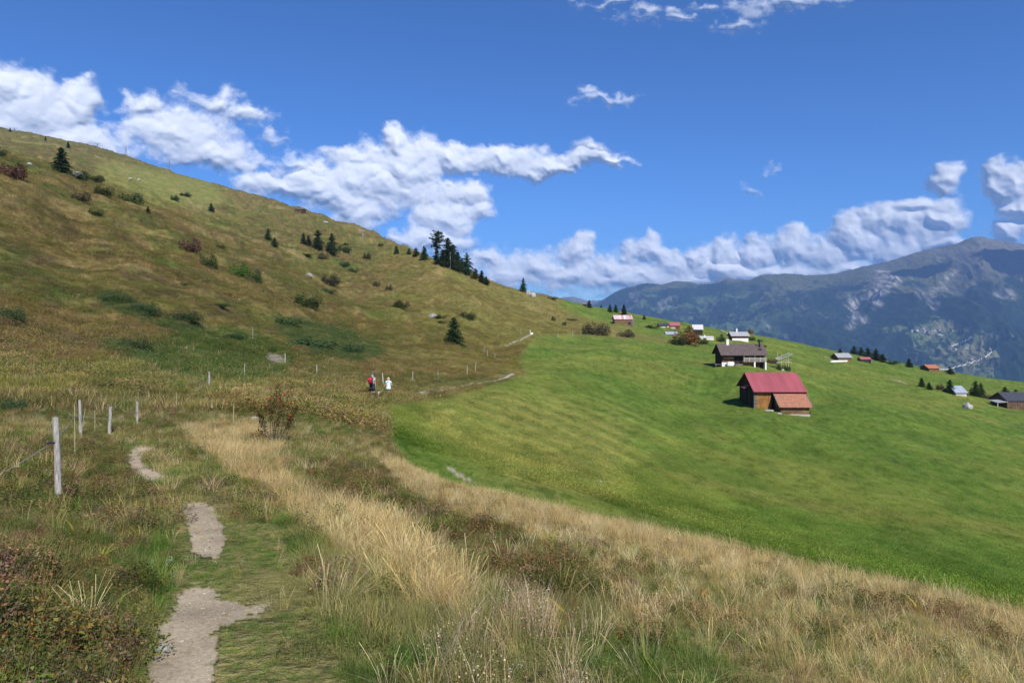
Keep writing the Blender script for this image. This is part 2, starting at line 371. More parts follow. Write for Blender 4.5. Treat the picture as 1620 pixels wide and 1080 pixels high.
# ------------------------------------------------------------------ ground
def ground_material():
    m, t, b = mat('pasture_ground')
    a = t.nodes.new('ShaderNodeAttribute'); a.attribute_name = 'col'
    g = t.nodes.new('ShaderNodeNewGeometry'); P = g.outputs['Position']
    c = a.outputs['Color']
    am = t.nodes.new('ShaderNodeAttribute'); am.attribute_name = 'mead'
    n1 = noise(t, VM(t, 'MULTIPLY', P, (1, .6, 1)), 1.1, 6, .7); n2 = noise(t, P, 9, 5, .7); n3 = noise(t, VM(t, 'MULTIPLY', P, (1, .45, 1)), .16, 5, .65)
    k = M(t, 'MULTIPLY_ADD', mapr(t, n1.outputs[0], .3, .7, -1, 1, 'LINEAR'), .32, 1.0)
    k2 = M(t, 'MULTIPLY_ADD', mapr(t, n3.outputs[0], .3, .7, -1, 1, 'LINEAR'), .22, 1.0)
    k3 = M(t, 'MULTIPLY_ADD', mapr(t, n2.outputs[0], .3, .7, -1, 1, 'LINEAR'), .28, 1.0)
    kk = M(t, 'MULTIPLY', M(t, 'MULTIPLY', k, k2), k3)
    ap = t.nodes.new('ShaderNodeAttribute'); ap.attribute_name = 'pth'
    mix = M(t, 'MAXIMUM', M(t, 'SUBTRACT', M(t, 'MULTIPLY_ADD', am.outputs['Fac'], -.35, 1.0), ap.outputs['Fac']), 0.02)
    npb = noise(t, P, 42, 5, .75); kk = M(t, 'ADD', M(t, 'MULTIPLY_ADD', M(t, 'SUBTRACT', kk, 1.0), mix, 1.0), M(t, 'MULTIPLY', ap.outputs['Fac'], M(t, 'ADD', mapr(t, npb.outputs[0], .35, .65, -.3, .3, 'LINEAR'), mapr(t, n1.outputs[0], .35, .65, -.15, .1, 'LINEAR'))))
    sc1 = N(t, 'ShaderNodeVectorMath', operation='SCALE'); lk(t, c, sc1.inputs[0]); lk(t, kk, sc1.inputs['Scale'])
    # speckle of straw, russet and green plants
    nv = noise(t, P, 2.6, 4, .8); nh = noise(t, P, .9, 3, .6)
    nw = noise(t, P, .75, 5, .75); rus = M(t, 'MULTIPLY', M(t, 'MAXIMUM', mapr(t, nv.outputs[0], .54, .62, 0, .8), mapr(t, nw.outputs[0], .55, .63, 0, 1)), M(t, 'MULTIPLY', mix, M(t, 'SUBTRACT', 1.0, M(t, 'MULTIPLY', am.outputs['Fac'], .85))))
    tone = mixc(t, mapr(t, nh.outputs[0], .4, .6, 0, 1), (.25, .195, .08), (.040, .050, .017))
    lk(t, mixc(t, M(t, 'MULTIPLY', rus, .75), sc1.outputs[0], tone), b.inputs['Base Color'])
    b.inputs['Roughness'].default_value = 1.0; b.inputs['Specular IOR Level'].default_value = 0.05
    hb = M(t, 'ADD', M(t, 'MULTIPLY', M(t, 'MULTIPLY', npb.outputs[0], ap.outputs['Fac']), .5),  M(t, 'ADD', M(t, 'MULTIPLY', n1.outputs[0], .55), M(t, 'MULTIPLY', n2.outputs[0], .12)))
    bn = t.nodes.new('ShaderNodeBump'); bn.inputs['Distance'].default_value = .8; lk(t, M(t, 'MULTIPLY', mix, .8), bn.inputs['Strength'])
    lk(t, hb, bn.inputs['Height']); lk(t, bn.outputs[0], b.inputs['Normal'])
    return m
GM = ground_material()
thv = np.linspace(-R(42), R(42), 940)
tho = np.linspace(R(42), 2*math.pi-R(42), 130)[1:]
th = np.concatenate([thv, tho]); rr = np.concatenate([[0.02], np.exp(np.linspace(math.log(.4), math.log(6500), 720))])
RR, TH = np.meshgrid(rr, th, indexing='ij')
gx_, gy_ = (RR*np.sin(TH)).ravel(), (RR*np.cos(TH)).ravel()
gz_ = H(gx_, gy_)
ca, md_, gu_, gv_ = albedo(gx_, gy_, gz_)
pth_ = np.where(gy_ > .5, ss(soft2(PATHB, gu_, gv_, gx_, gy_), .3, .5), 0)*(gu_ < 470)
fc = gridfaces(len(rr), len(th))[:, ::-1]
o = obj('ground', npmesh('ground', np.stack([gx_, gy_, gz_], 1), fc, GM, True, {'col': ca, 'mead': md_, 'pth': pth_}))
tag(o, 'rough autumn pasture falling to a mown green meadow', kind='structure')
# ------------------------------------------------------------------ mountains across the valley
SKY = [(700,540),(800,525),(870,508),(915,493),(940,482),(958,470),(975,461),(1000,452),(1020,449),(1045,449),(1060,446),(1085,445),(1110,449),(1135,447),(1152,440),(1166,442),(1185,442),(1205,436),(1225,433),(1260,434),(1300,434),(1335,431),(1370,421),(1400,414),(1430,406),(1460,397),(1490,390),(1515,384),(1535,377),(1550,374),(1565,377),(1590,382),(1620,387),(1700,392),(1850,420),(2100,440),(2500,455)]
def mountain():
    uu = np.concatenate([np.linspace(700, 1640, 1100), np.linspace(1640, 2500, 200)[1:]])
    tt = np.concatenate([np.linspace(0, 1, 420), np.linspace(1, 1.1, 8)[1:]])
    skyp = pchip([a for a, _ in SKY], [b for _, b in SKY], uu)
    Yr = pchip([700, 940, 1200, 1550, 2500], [14300, 13600, 12000, 10300, 9500], uu)
    zr = (HY-skyp)/F*Yr
    U, Tt = np.meshgrid(uu, tt, indexing='xy')
    Yf = Yr*.50
    Y = Yf+(Yr-Yf)*Tt; X = (U-CX)/F*Y
    h = np.where(Tt < 1, .30*Tt+.70*Tt**1.7, 1-(Tt-1)*1.2)
    zf = -960.
    Z = zf+(zr-zf)*h
    fall = np.clip(Tt, 0, 1)
    env = np.sin(np.pi*np.clip(fall, 0, 1)**.8)**.7
    g = ridged(X/1100+1.3*fbm(X/1500, Y/1500, 5, 3), Y/4200, 71, 5, .55)
    g2 = ridged(X/330+.8*fbm(X/500, Y/500, 8, 2), Y/1500, 75, 4, .6)
    Z = Z+(g-.62)*760*env+(g2-.6)*230*(env*.9+.1)+(fbm(X/60, Y/60, 77, 4)-.5)*34*(.3+.7*env)
    Z += (fbm(X/240, Y/800, 79, 4)-.5)*60*ss(Tt, .8, 1)
    v = HY-F*Z/Y
    c = tri((.012,.028,.014))+0*U.reshape(-1)[:, None]                         # spruce forest
    x = X.ravel(); y = Y.ravel(); z = Z.ravel(); u = U.ravel(); vv = v.ravel(); t = Tt.ravel()
    n = fbm(x/420, y/420, 81, 5, .6); n2 = fbm(x/90, y/90, 83, 4, .65); n3 = fbm(x/1500, y/1200, 85, 4, .6)
    c = c*(.45+1.1*n2[:, None])*(.6+.8*n[:, None])
    alp = ss(z+(n-.5)*1000+(n2-.5)*260, 250, 480)*ss(u, 1130, 1230)+ss(z+(n-.5)*500+(n2-.5)*160, 500, 640)*(1-ss(u, 1130, 1230))
    alp = np.clip(alp, 0, 1)
    c = mixa(c, mixa(tri((.085,.088,.036))+0*c, tri((.095,.090,.064)), ss(n3, .42, .6)), alp)
    c = mixa(c, tri((.14,.13,.11)), ss(z, 800, 1050)*ss(n, .35, .6)*.7)
    glade = ss(n+.35*n2, .72, .80)*(1-alp)*ss(vv, 452, 470)*ss(-u, -1300, -1150)
    c = mixa(c, tri((.085,.125,.045)), glade*.8)
    rock = ss(ridged(x/130+n*3, y/900, 87, 3)+.25*n2, .98, 1.08)*(1-alp)*ss(fbm(x/900, y/900, 89, 3), .45, .6)
    c = mixa(c, tri((.26,.24,.22)), rock*.55)
    wu = u+(fbm(x/110, y/300, 91, 4)-.5)*26; wv = vv+(fbm(x/110, y/300, 93, 4)-.5)*22
    def pm(*ps): return np.clip(sum(samp(poly(p, 1), wu, wv) for p in ps), 0, 1)
    cut = .25+.75*ss(fbm(x/38, y/700, 95, 4, .7), .42, .58)
    scar = pm([(1386,432),(1400,430),(1421,431),(1420,446),(1408,462),(1396,484),(1384,492),(1380,480),(1386,455)], [(1340,480),(1350,470),(1356,492),(1350,520),(1344,516)], [(1346,492),(1364,502),(1372,496),(1376,505),(1360,512)], [(1368,462),(1378,470),(1376,476),(1366,470)])
    scar2 = pm([(1438,440),(1446,444),(1464,466),(1477,490),(1474,494),(1458,470),(1440,448)], [(1516,420),(1520,424),(1498,446),(1484,468),(1477,492),(1473,478),(1476,458),(1484,446)], [(1482,402),(1486,404),(1490,430),(1486,432)], [(1566,460),(1586,455),(1606,462),(1603,474),(1590,470)])
    scar3 = pm([(1063,468),(1068,470),(1052,490),(1040,492)], [(1000,460),(1010,462),(1000,478),(996,480)], [(1252,489),(1262,488),(1264,496),(1256,498)], [(1395,372+60),(1392,440),(1394,438)], [(1202,505),(1220,512),(1224,520),(1212,516)], [(1238,524),(1244,528),(1250,544),(1244,540)], [(1306,488),(1308,560),(1305,560)])
    c = mixa(c, tri((.31,.29,.27)), np.clip(scar*cut+scar2*cut*.9+scar3*.5, 0, 1))
    clr = pm([(1392,516),(1430,518),(1450,512),(1478,503),(1500,510),(1530,514),(1556,528),(1572,548),(1580,572),(1568,600),(1530,604),(1500,596),(1476,584),(1468,560),(1440,545),(1436,532),(1400,528)])
    fld = mixa(tri((.095,.125,.045))+0*c, tri((.15,.15,.07)), ss(fbm(x/160, y/200, 97, 3), .45, .55))
    fld = mixa(fld, tri((.018,.035,.018)), ss(n2+.35*n, .70, .76))
    c = mixa(c, fld, ss(clr, .4, .6))
    rd = pm([(1476,585),(1502,586),(1530,580),(1556,572),(1568,560),(1569,554),(1571,562),(1560,574),(1532,582),(1504,588)])*0
    me = npmesh('mountains', np.stack([x, y, z], 1), gridfaces(len(tt), len(uu))[:, ::-1], None, True, {'col': c})
    return me, uu, tt, X, Y, Z, v
def mountain_mat():
    m, t, b = mat('mountain_flank'); a = t.nodes.new('ShaderNodeAttribute'); a.attribute_name = 'col'
    g = t.nodes.new('ShaderNodeNewGeometry'); P = g.outputs['Position']
    n = noise(t, VM(t, 'MULTIPLY', P, (1, 1, .4)), .018, 6, .7)
    s = N(t, 'ShaderNodeVectorMath', operation='SCALE'); lk(t, a.outputs['Color'], s.inputs[0])
    lk(t, mapr(t, n.outputs[0], .3, .7, .6, 1.4, 'LINEAR'), s.inputs['Scale']); lk(t, s.outputs[0], b.inputs['Base Color'])
    b.inputs['Roughness'].default_value = 1; b.inputs['Specular IOR Level'].default_value = 0
    bn = t.nodes.new('ShaderNodeBump'); bn.inputs['Distance'].default_value = 30; bn.inputs['Strength'].default_value = .8
    lk(t, n.outputs[0], bn.inputs['Height']); lk(t, bn.outputs[0], b.inputs['Normal'])
    return m
MM = mountain_mat()
_mat = MM
me, mu, mt_, MX, MY, MZ, MV = mountain()
me.materials.clear(); me.materials.append(MM)
tag(obj('mountains', me), 'forested mountains across the valley with bare summits and scree gullies', kind='structure')
def on_mountain(u, v):
    j = int(np.argmin(np.abs(mu-u))); col = MV[:420, j]; k = np.nonzero(col <= v)[0]
    i = int(k[0]) if len(k) else 300
    return Vector((MX[i, j], MY[i, j], MZ[i, j]))
def far_ridge():
    uu = np.linspace(560, 1500, 500); tt = np.linspace(0, 1, 60)
    top = pchip([560, 780, 830, 870, 900, 940, 980, 1040, 1100, 1135, 1150, 1170, 1200, 1300, 1500], [490, 478, 462, 470, 466, 474, 470, 462, 448, 441, 436, 441, 446, 440, 445], uu)
    U, Tt = np.meshgrid(uu, tt); Yr = 14900.; Y = 12900+(Yr-12900)*Tt; X = (U-CX)/F*Y
    zr = (HY-top)/F*Yr; Z = -1000+(zr[None, :]+1000)*Tt**1.3
    Z += (ridged(X/1300, Y/2500, 101, 5)-.6)*450*np.sin(np.pi*Tt)**.8+(fbm(X/400, Y/400, 103, 4)-.5)*160
    z = Z.ravel(); n = fbm(X.ravel()/500, Y.ravel()/500, 105, 4)
    c = mixa(tri((.02,.035,.02))+0*z[:, None], tri((.13,.12,.10)), ss(z+(n-.5)*900, 200, 600))
    return npmesh('far_mountains', np.stack([X.ravel(), Y.ravel(), z], 1), gridfaces(60, 500)[:, ::-1], MM, True, {'col': c})
tag(obj('far_mountains', far_ridge()), 'faint blue ridge beyond the end of the valley', kind='structure')
# valley floor that joins the near slope to the mountains
vx = np.linspace(-14000, 22000, 60); vy = np.linspace(5200, 15000, 50); VX, VY = np.meshgrid(vx, vy)
VZ = -990+(fbm(VX/900, VY/900, 107, 3)-.5)*60
me = npmesh('valley_floor', np.stack([VX.ravel(), VY.ravel(), VZ.ravel()], 1), gridfaces(50, 60), MM, True, {'col': tri((.04,.07,.03))+0*VX.ravel()[:, None]})
tag(obj('valley_floor', me), 'dark valley floor far below', kind='structure')
# haze: the air between here and the mountains
hz = MB().box((3000, 4350, 200), (40000, 21900, 2700)).build('haze', None)
m = bpy.data.materials.new('valley_air'); m.use_nodes = True; t = m.node_tree; t.nodes.clear()
pv = t.nodes.new('ShaderNodeVolumePrincipled'); pv.inputs['Color'].default_value = (.30, .53, 1.0, 1); pv.inputs['Density'].default_value = 4.7e-5
pv.inputs['Anisotropy'].default_value = 0.0
om = t.nodes.new('ShaderNodeOutputMaterial'); lk(t, pv.outputs[0], om.inputs['Volume'])
hz.data.materials.clear(); hz.data.materials.append(m)
tag(hz, 'blue air over the valley', kind='stuff')
# ------------------------------------------------------------------ clouds: heaped relief, each bank a body of its own beyond the mountains
def worley(x, y, seed):
    ix = np.floor(x); iy = np.floor(y); best = np.full(x.shape, 9.)
    for dx in (-1, 0, 1):
        for dy in (-1, 0, 1):
            cx = ix+dx; cy = iy+dy
            px = cx+hash2(cx, cy, seed); py = cy+hash2(cx, cy, seed+50)
            best = np.minimum(best, (px-x)**2+(py-y)**2)
    return np.sqrt(best)
def cloud_mat():
    m, t, b = mat('cloud_vapour'); out = t.nodes['Material Output']; t.nodes.remove(b)
    a = t.nodes.new('ShaderNodeAttribute'); a.attribute_name = 'alpha'
    df = t.nodes.new('ShaderNodeBsdfDiffuse'); df.inputs[0].default_value = (.97, .97, .97, 1)
    tr = t.nodes.new('ShaderNodeBsdfTranslucent'); tr.inputs[0].default_value = (.93, .95, 1, 1)
    tp = t.nodes.new('ShaderNodeBsdfTransparent'); m1 = t.nodes.new('ShaderNodeMixShader'); m2 = t.nodes.new('ShaderNodeMixShader')
    m1.inputs[0].default_value = .48; lk(t, df.outputs[0], m1.inputs[1]); lk(t, tr.outputs[0], m1.inputs[2])
    lk(t, a.outputs['Fac'], m2.inputs[0]); lk(t, tp.outputs[0], m2.inputs[1]); lk(t, m1.outputs[0], m2.inputs[2]); lk(t, m2.outputs[0], out.inputs[0])
    return m
CM = cloud_mat()
def cloud(blobs, label, Rad=42000., seed=1, bulge=.026, group=None, fine=1.0):
    b = []
    for (u, v, rx, ry, k) in blobs:
        tx = (u-CX)/F; h = math.sqrt(1+tx*tx); b.append((math.atan(tx), (HY-v)/F/h, rx/F/(h*h)*1.16, ry/F/h*1.16, k))
    a0 = min(q[0]-q[2]*1.25 for q in b); a1 = max(q[0]+q[2]*1.25 for q in b); t0 = min(q[1]-q[3]*1.25 for q in b); t1 = max(q[1]+q[3]*1.25 for q in b)
    st = 0.00085*fine; na = int((a1-a0)/st)+2; n_t = int((t1-t0)/st)+2
    A, Tn = np.meshgrid(np.linspace(a0, a1, na), np.linspace(t0, t1, n_t))
    wa = A+(fbm(A*26, Tn*26, seed, 4)-.5)*.045; wt = Tn+(fbm(A*26, Tn*26, seed+7, 4)-.5)*.035
    D = np.full(A.shape, -9.)
    for (a, t, ra, rt, k) in b:
        q = np.sqrt(((wa-a)/ra)**2+((wt-t)/rt)**2)
        d = k*(1-q); h = np.clip(.5+.5*(d-D)/.18, 0, 1); D = D*(1-h)+d*h+.18*h*(1-h)
    p = 0; am = 1; tot = 0
    for o_ in range(4):
        s_ = 28*2.1**o_
        p = p+am*(.55-worley(wa*s_, wt*s_*1.1, seed+20+o_)); tot += am; am *= .5
        if o_ == 0: p_big = p*1.0
    p = p/tot; f = fbm(A*70, Tn*90, seed+40, 6, .62)-.5
    kk = max(q[4] for q in b)
    E = D+p*(.72 if kk > .9 else .35)+f*(.5 if kk > .9 else 1.5)
    E = np.where(D < -.75, -1, E)
    wisp = np.clip(kk, .3, 1.0)
    al = ss(E, -.02, .66 if kk > .9 else .9)*(.97 if kk > .9 else .62)
    body = np.sqrt(np.clip(D*.8+.15, 0.0, 2)+.05)
    rel = body+(np.clip(p_big*.15+p*.12, -1, 1))*np.clip(body, .2, 1)
    for _ in range(4):
        rel = np.pad(rel, 1, mode='edge'); rel = (rel[:-2]+2*rel[1:-1]+rel[2:])/4; rel = (rel[:,:-2]+2*rel[:,1:-1]+rel[:,2:])/4
    Rr = Rad*(1-bulge*rel)
    V = np.stack([Rr*np.sin(A), Rr*np.cos(A), Rr*Tn], -1).reshape(-1, 3)
    fc = gridfaces(n_t, na)[:, ::1]
    alf = al.ravel(); keep = alf[fc].max(1) > 0.002; fc = fc[keep]
    used = np.unique(fc); rm = np.full(len(V), -1); rm[used] = np.arange(len(used))
    o = obj('cloud', npmesh('cloud', V[used], rm[fc][:, ::-1], CM, True, {'alpha': alf[used]}))
    tag(o, label, 'cloud', group); return o
B1 = [(55,178,95,62,1.4),(132,168,42,48,1.3),(15,150,50,40,1.3),(95,225,130,40,1.2)]
B2 = [(290,215,105,40,1.05),(345,165,46,26,.8),(398,185,32,18,.7),(235,175,48,24,.85),(340,240,75,26,.95)]
B3 = [(440,297,62,22,1.1),(505,300,60,48,1.5),(540,310,60,40,1.5),(600,300,60,42,1.5),(560,280,55,48,1.6),(565,335,42,34,1.4),(628,225,34,30,1.7),(640,262,60,50,1.6),(560,248,60,20,1.2),(650,300,60,28,1.0),(715,256,70,28,1.4),(790,256,75,24,1.3),(860,264,55,17,1.1),(925,248,55,20,1.2),(972,254,30,8,.8)]
B4 = [(700,345,48,32,1.3),(742,315,40,24,1.2),(650,372,42,18,1.1),(695,380,50,20,1.1),(758,345,28,18,.9)]
B5 = [(765,418,30,24,1.0),(800,432,50,28,1.1),(855,425,50,26,1.1),(905,402,34,36,1.4),(900,440,90,30,1.0),(968,422,40,26,1.1),(1018,398,30,28,1.4),(1055,420,50,28,1.1),(1098,404,34,24,1.3),(1145,408,40,28,1.2),(1010,440,130,26,1.0)]
B6 = [(1145,425,60,24,1.1),(1200,400,40,28,1.3),(1250,388,36,34,1.4),(1300,402,50,34,1.2),(1352,372,46,40,1.4),(1400,352,46,34,1.4),(1452,330,52,20,1.2),(1425,395,60,34,1.2),(1490,380,34,20,.95),(1455,362,56,34,1.3),(1485,345,36,22,1.1),(1200,432,140,20,1.0),(1330,425,100,24,1.1)]
cloud(B1, 'big white cumulus cloud above the top of the hillside at the far left', 46000, 3)
cloud(B2, 'loose grey white cloud behind the upper hillside with the lift pylons', 47000, 13)
cloud(B3, 'long towering white cumulus cloud stretched across the middle of the sky', 46500, 23)
cloud(B4, 'slanting white cumulus cloud just above the tall trees on the slope', 42000, 33)
cloud(B5, 'low bank of white cumulus over the end of the valley', 40000, 43)
cloud(B6, 'row of white cumulus heaps standing over the right hand mountains', 40000, 53)
cloud([(1500,288,34,24,1.2)], 'small white cumulus puff above the peak, left of the larger one', 45000, 63)
cloud([(1590,290,34,34,1.4),(1612,330,36,18,1.2),(1605,368,34,20,1.2),(1650,320,50,40,1.2)], 'white cumulus cloud over the highest peak at the right edge', 45000, 73)
cloud([(1186,302,24,16,.75),(1219,271,12,12,.7)], 'tiny pale cloud scrap alone in the blue over the valley', 44000, 83, .02)
cloud([(952,158,58,14,.8),(935,148,22,10,.7)], 'thin flat cloud wisp alone in the upper sky', 44000, 93, .02)
cloud([(1200,8,60,26,.9),(1250,2,100,16,.85),(1165,42,34,16,.75),(1020,25,60,12,.75),(1108,12,22,9,.7),(960,6,70,9,.6),(1080,30,50,8,.6)], 'thin streaky clouds along the top of the sky', 44000, 103, .02)
cloud([(462,262,50,18,.72),(440,215,16,12,.7)], 'faint cloud scrap between the hillside cloud and the long cumulus', 46000, 113, .02)

# two flat clouds high over the valley, out of the picture, whose shadows lie on the peak
def high_cloud(u, v, rx, ry, label, sd):
    q = on_mountain(u, v)+SUN*((4300-900)/SUN.z); bm = bmesh.new(); bmesh.ops.create_icosphere(bm, subdivisions=5, radius=1); c_ = np.array([w.co[:] for w in bm.verts])
    k = .55+.9*fbm(c_[:,0]*1.7+sd, c_[:,1]*1.7+c_[:,2], sd, 4, .6)
    for w, kk_ in zip(bm.verts, k): w.co = Vector((w.co.x*rx*kk_, w.co.y*ry*kk_, w.co.z*120*kk_))
    me = bpy.data.meshes.new('cloud'); bm.to_mesh(me); bm.free(); m, t, b = mat('high_cloud_vapour'); b.inputs['Base Color'].default_value = (.9,.9,.9,1); b.inputs['Roughness'].default_value = 1; me.materials.append(m)
    o = obj('cloud', me); o.location = q; tag(o, label, 'cloud')
high_cloud(1450, 430, 330, 300, 'small flat cloud above the valley whose shadow lies left of the peak', 3)
high_cloud(1600, 410, 620, 520, 'wide flat cloud above the valley whose shadow darkens the right side of the peak', 9)
# ------------------------------------------------------------------ plant clumps (prototypes live outside the scene and are only instanced)
def blades(n, h, spread, lean, w, seg=3, seed=0, head=0.0, droop=.5):
    r = np.random.default_rng(seed); V = []; Fc = []; C = []
    for i in range(n):
        a = r.uniform(0, 2*math.pi); q = spread*math.sqrt(r.uniform()); bx, by = q*math.cos(a), q*math.sin(a)
        d = a+r.normal(0, .8); hh = h*r.uniform(.55, 1.15); ln = lean*r.uniform(.3, 1.3)*hh; ww = w*r.uniform(.7, 1.3)
        px, py = -math.sin(d+r.normal(0, .9)), math.cos(d); c = r.uniform(.72, 1.28); cc = (c*r.uniform(.93, 1.07), c, c*r.uniform(.85, 1.15))
        o = len(V)
        for k in range(seg+1):
            t = k/seg; x = bx+math.cos(d)*ln*t**1.8; y = by+math.sin(d)*ln*t**1.8; z = hh*(t-droop*lean*.35*t**3)
            wd = ww*(1-t*.85)
            if head and t > .7: wd = ww*head
            V += [(x-px*wd, y-py*wd, z), (x+px*wd, y+py*wd, z)]; C += [cc, cc]
        for k in range(seg): Fc.append((o+2*k, o+2*k+1, o+2*k+3, o+2*k+2))
    return V, Fc, C
def leaves(n, rad, hgt, size, seed=0, up=.4, shape=1.4, cols=((1,1,1),), dome=True):
    r = np.random.default_rng(seed); V = []; Fc = []; C = []
    for i in range(n):
        a = r.uniform(0, 2*math.pi); q = rad*math.sqrt(r.uniform()); zt = hgt*math.sqrt(max(0.05, 1-(q/rad)**2)) if dome else hgt
        z = zt*(1-r.uniform()**2*.8)
        p = Vector((q*math.cos(a), q*math.sin(a), z)); nn = Vector((r.normal(), r.normal(), r.normal()+up*2)).normalized()
        t = nn.orthogonal().normalized(); t = Matrix.Rotation(r.uniform(0, 6.28), 3, nn) @ t; b = nn.cross(t); s = size*r.uniform(.6, 1.4)
        o = len(V); V += [p-t*s*shape, p-b*s*.6, p+t*s*shape, p+b*s*.6]; Fc.append((o, o+1, o+2, o+3))
        c = cols[r.integers(len(cols))]; k = r.uniform(.7, 1.3); C += [tuple(q_*k for q_ in c)]*4
    return V, Fc, C
def join(*parts):
    V = []; Fc = []; C = []
    for v, f, c in parts:
        o = len(V); V += [tuple(p) for p in v]; Fc += [tuple(i+o for i in q) for q in f]; C += c
    return V, Fc, C
LEAF = leafmat('plant_tissue', .35)
def proto_collection(name, parts):
    c = bpy.data.collections.new(name)
    for i, (v, f, cl) in enumerate(parts):
        me = npmesh('%s_clump_%02d' % (name, i), v, f, LEAF, False, {'lf': np.array(cl)})
        c.objects.link(bpy.data.objects.new('%s_clump_%02d' % (name, i), me))
    return c
def scatter(name, label, coll, P, scale, tint, idx, tilt=.15):
    n = len(P); me = bpy.data.meshes.new(name); me.vertices.add(n); me.vertices.foreach_set('co', np.asarray(P, np.float32).ravel())
    rot = np.stack([rng.normal(0, tilt, n), rng.normal(0, tilt, n), rng.uniform(0, 6.283, n)], 1).astype(np.float32)
    a = me.attributes.new('rot', 'FLOAT_VECTOR', 'POINT'); a.data.foreach_set('vector', rot.ravel())
    a = me.attributes.new('scl', 'FLOAT', 'POINT'); a.data.foreach_set('value', np.asarray(scale, np.float32))
    a = me.attributes.new('idx', 'INT', 'POINT'); a.data.foreach_set('value', np.asarray(idx, np.int32))
    a = me.attributes.new('tint', 'FLOAT_COLOR', 'POINT'); a.data.foreach_set('color', np.concatenate([np.asarray(tint), np.ones((n, 1))], 1).astype(np.float32).ravel())
    o = obj(name, me); g = bpy.data.node_groups.new(name+'_spread', 'GeometryNodeTree')
    g.interface.new_socket('Geometry', in_out='INPUT', socket_type='NodeSocketGeometry'); g.interface.new_socket('Geometry', in_out='OUTPUT', socket_type='NodeSocketGeometry')
    gi = g.nodes.new('NodeGroupInput'); go = g.nodes.new('NodeGroupOutput'); ip = g.nodes.new('GeometryNodeInstanceOnPoints')
    ci = g.nodes.new('GeometryNodeCollectionInfo'); ci.inputs['Collection'].default_value = coll; ci.inputs['Separate Children'].default_value = True; ci.inputs['Reset Children'].default_value = True
    def na(nm, ty):
        q = g.nodes.new('GeometryNodeInputNamedAttribute'); q.data_type = ty; q.inputs['Name'].default_value = nm; return q.outputs['Attribute']
    L = g.links.new
    L(gi.outputs[0], ip.inputs['Points']); L(ci.outputs[0], ip.inputs['Instance']); ip.inputs['Pick Instance'].default_value = True
    L(na('idx', 'INT'), ip.inputs['Instance Index']); L(na('scl', 'FLOAT'), ip.inputs['Scale'])
    er = g.nodes.new('FunctionNodeEulerToRotation'); L(na('rot', 'FLOAT_VECTOR'), er.inputs[0]); L(er.outputs[0], ip.inputs['Rotation'])
    L(ip.outputs[0], go.inputs[0])
    md = o.modifiers.new('spread', 'NODES'); md.node_group = g
    return tag(o, label, None, None, 'stuff')
def sector(r0, r1, dens, a0=-41, a1=41, power=0):
    """random points on the ground; power 0 = even per square metre, 2 = thinning with distance"""
    if power == 0:
        n = int(dens*.5*R(a1-a0)*(r1*r1-r0*r0)); r = np.sqrt(rng.uniform(r0*r0, r1*r1, n))
    else:
        n = int(dens); r = np.exp(rng.uniform(math.log(r0), math.log(r1), n))
    a = rng.uniform(R(a0), R(a1), n); x = r*np.sin(a); y = r*np.cos(a); z = H(x, y)
    return x, y, z
def pix(x, y, z): return CX+F*x/y, HY-F*z/y
def masks(x, y, z):
    u, v = pix(x, y, z)
    S = lambda m, k=1.: soft(m, u, v, x, y, k)
    md = np.where(u > 1610, (v < 985+(u-1620)*.26)*1.0, S(MEADOW, .5))*ss(np.hypot(x, y), 12, 20)
    return u, v, dict(dry=S(DRY), lip=S(LIP), straw=S(STRAW), heath=S(HEATH), bank=S(BANK), bank2=S(BANK2), path=np.clip(soft2(PATHB, u, v, x, y), 0, 1), jz=np.clip(S(JZONE, .6), 0, 1), gz=np.clip(S(GREENZ), 0, 1), md=md, trail=samp(TRAIL, u, v))
STRAWC = np.array([(.52,.40,.19), (.44,.33,.14), (.38,.27,.11), (.56,.46,.25)]); GREENC = np.array([(.085,.150,.030), (.12,.18,.035), (.16,.19,.05), (.065,.12,.025)])
OLIVE = np.array([(.16,.14,.045), (.20,.16,.055), (.12,.12,.035)]); HEATHC = np.array([(.080,.095,.028), (.095,.125,.030), (.065,.085,.025), (.135,.075,.042), (.17,.12,.085), (.20,.15,.065), (.13,.13,.04), (.17,.15,.06)])
def pick(pal, n, jit=.25):
    c = 1.28*pal[rng.integers(0, len(pal), n)]; return c*rng.uniform(1-jit, 1+jit, (n, 1))*rng.uniform(.94, 1.06, (n, 3))
near_straw = proto_collection('straw', [blades(40, .34, .10, .75, .0013, 4, 1), blades(36, .42, .08, .55, .0012, 4, 2, 1.4), blades(30, .30, .12, 1.1, .0013, 4, 3), blades(16, .50, .07, .35, .0011, 4, 4, 1.7)])
near_green = proto_collection('green', [blades(60, .085, .10, .8, .0016, 2, 5), blades(50, .14, .10, .8, .0016, 3, 6), blades(44, .22, .10, .7, .0016, 3, 7), join(leaves(70, .1, .04, .008, 8, 1.5, 1.1), blades(30, .08, .1, .8, .002, 2, 9))])
near_heath = proto_collection('heath', [
    join(leaves(330, .14, .17, .0062, 10, .5, 1.3, ((1,1,1),(1.3,1.2,1),(.7,.8,.8),(1.3,.9,.7))), blades(22, .18, .10, .5, .0017, 2, 11)),
    join(leaves(300, .13, .13, .0075, 12, .8, 1.1, ((1,1,1),(.8,1.1,.8),(1,1.1,1),(1.35,.8,.6))), blades(14, .15, .1, .6, .0018, 2, 13)),
    join(leaves(420, .12, .20, .0042, 14, .2, 1.6, ((1,1,1),(1.6,1.0,1.3),(.8,.8,.7))), blades(40, .19, .09, .45, .0014, 2, 15))])
x, y, z = sector(1.5, 8.5, 240); u, v, k = masks(x, y, z); n = len(x)
keep = (rng.uniform(size=n) > ss(k['path'], .32, .62)*.975)
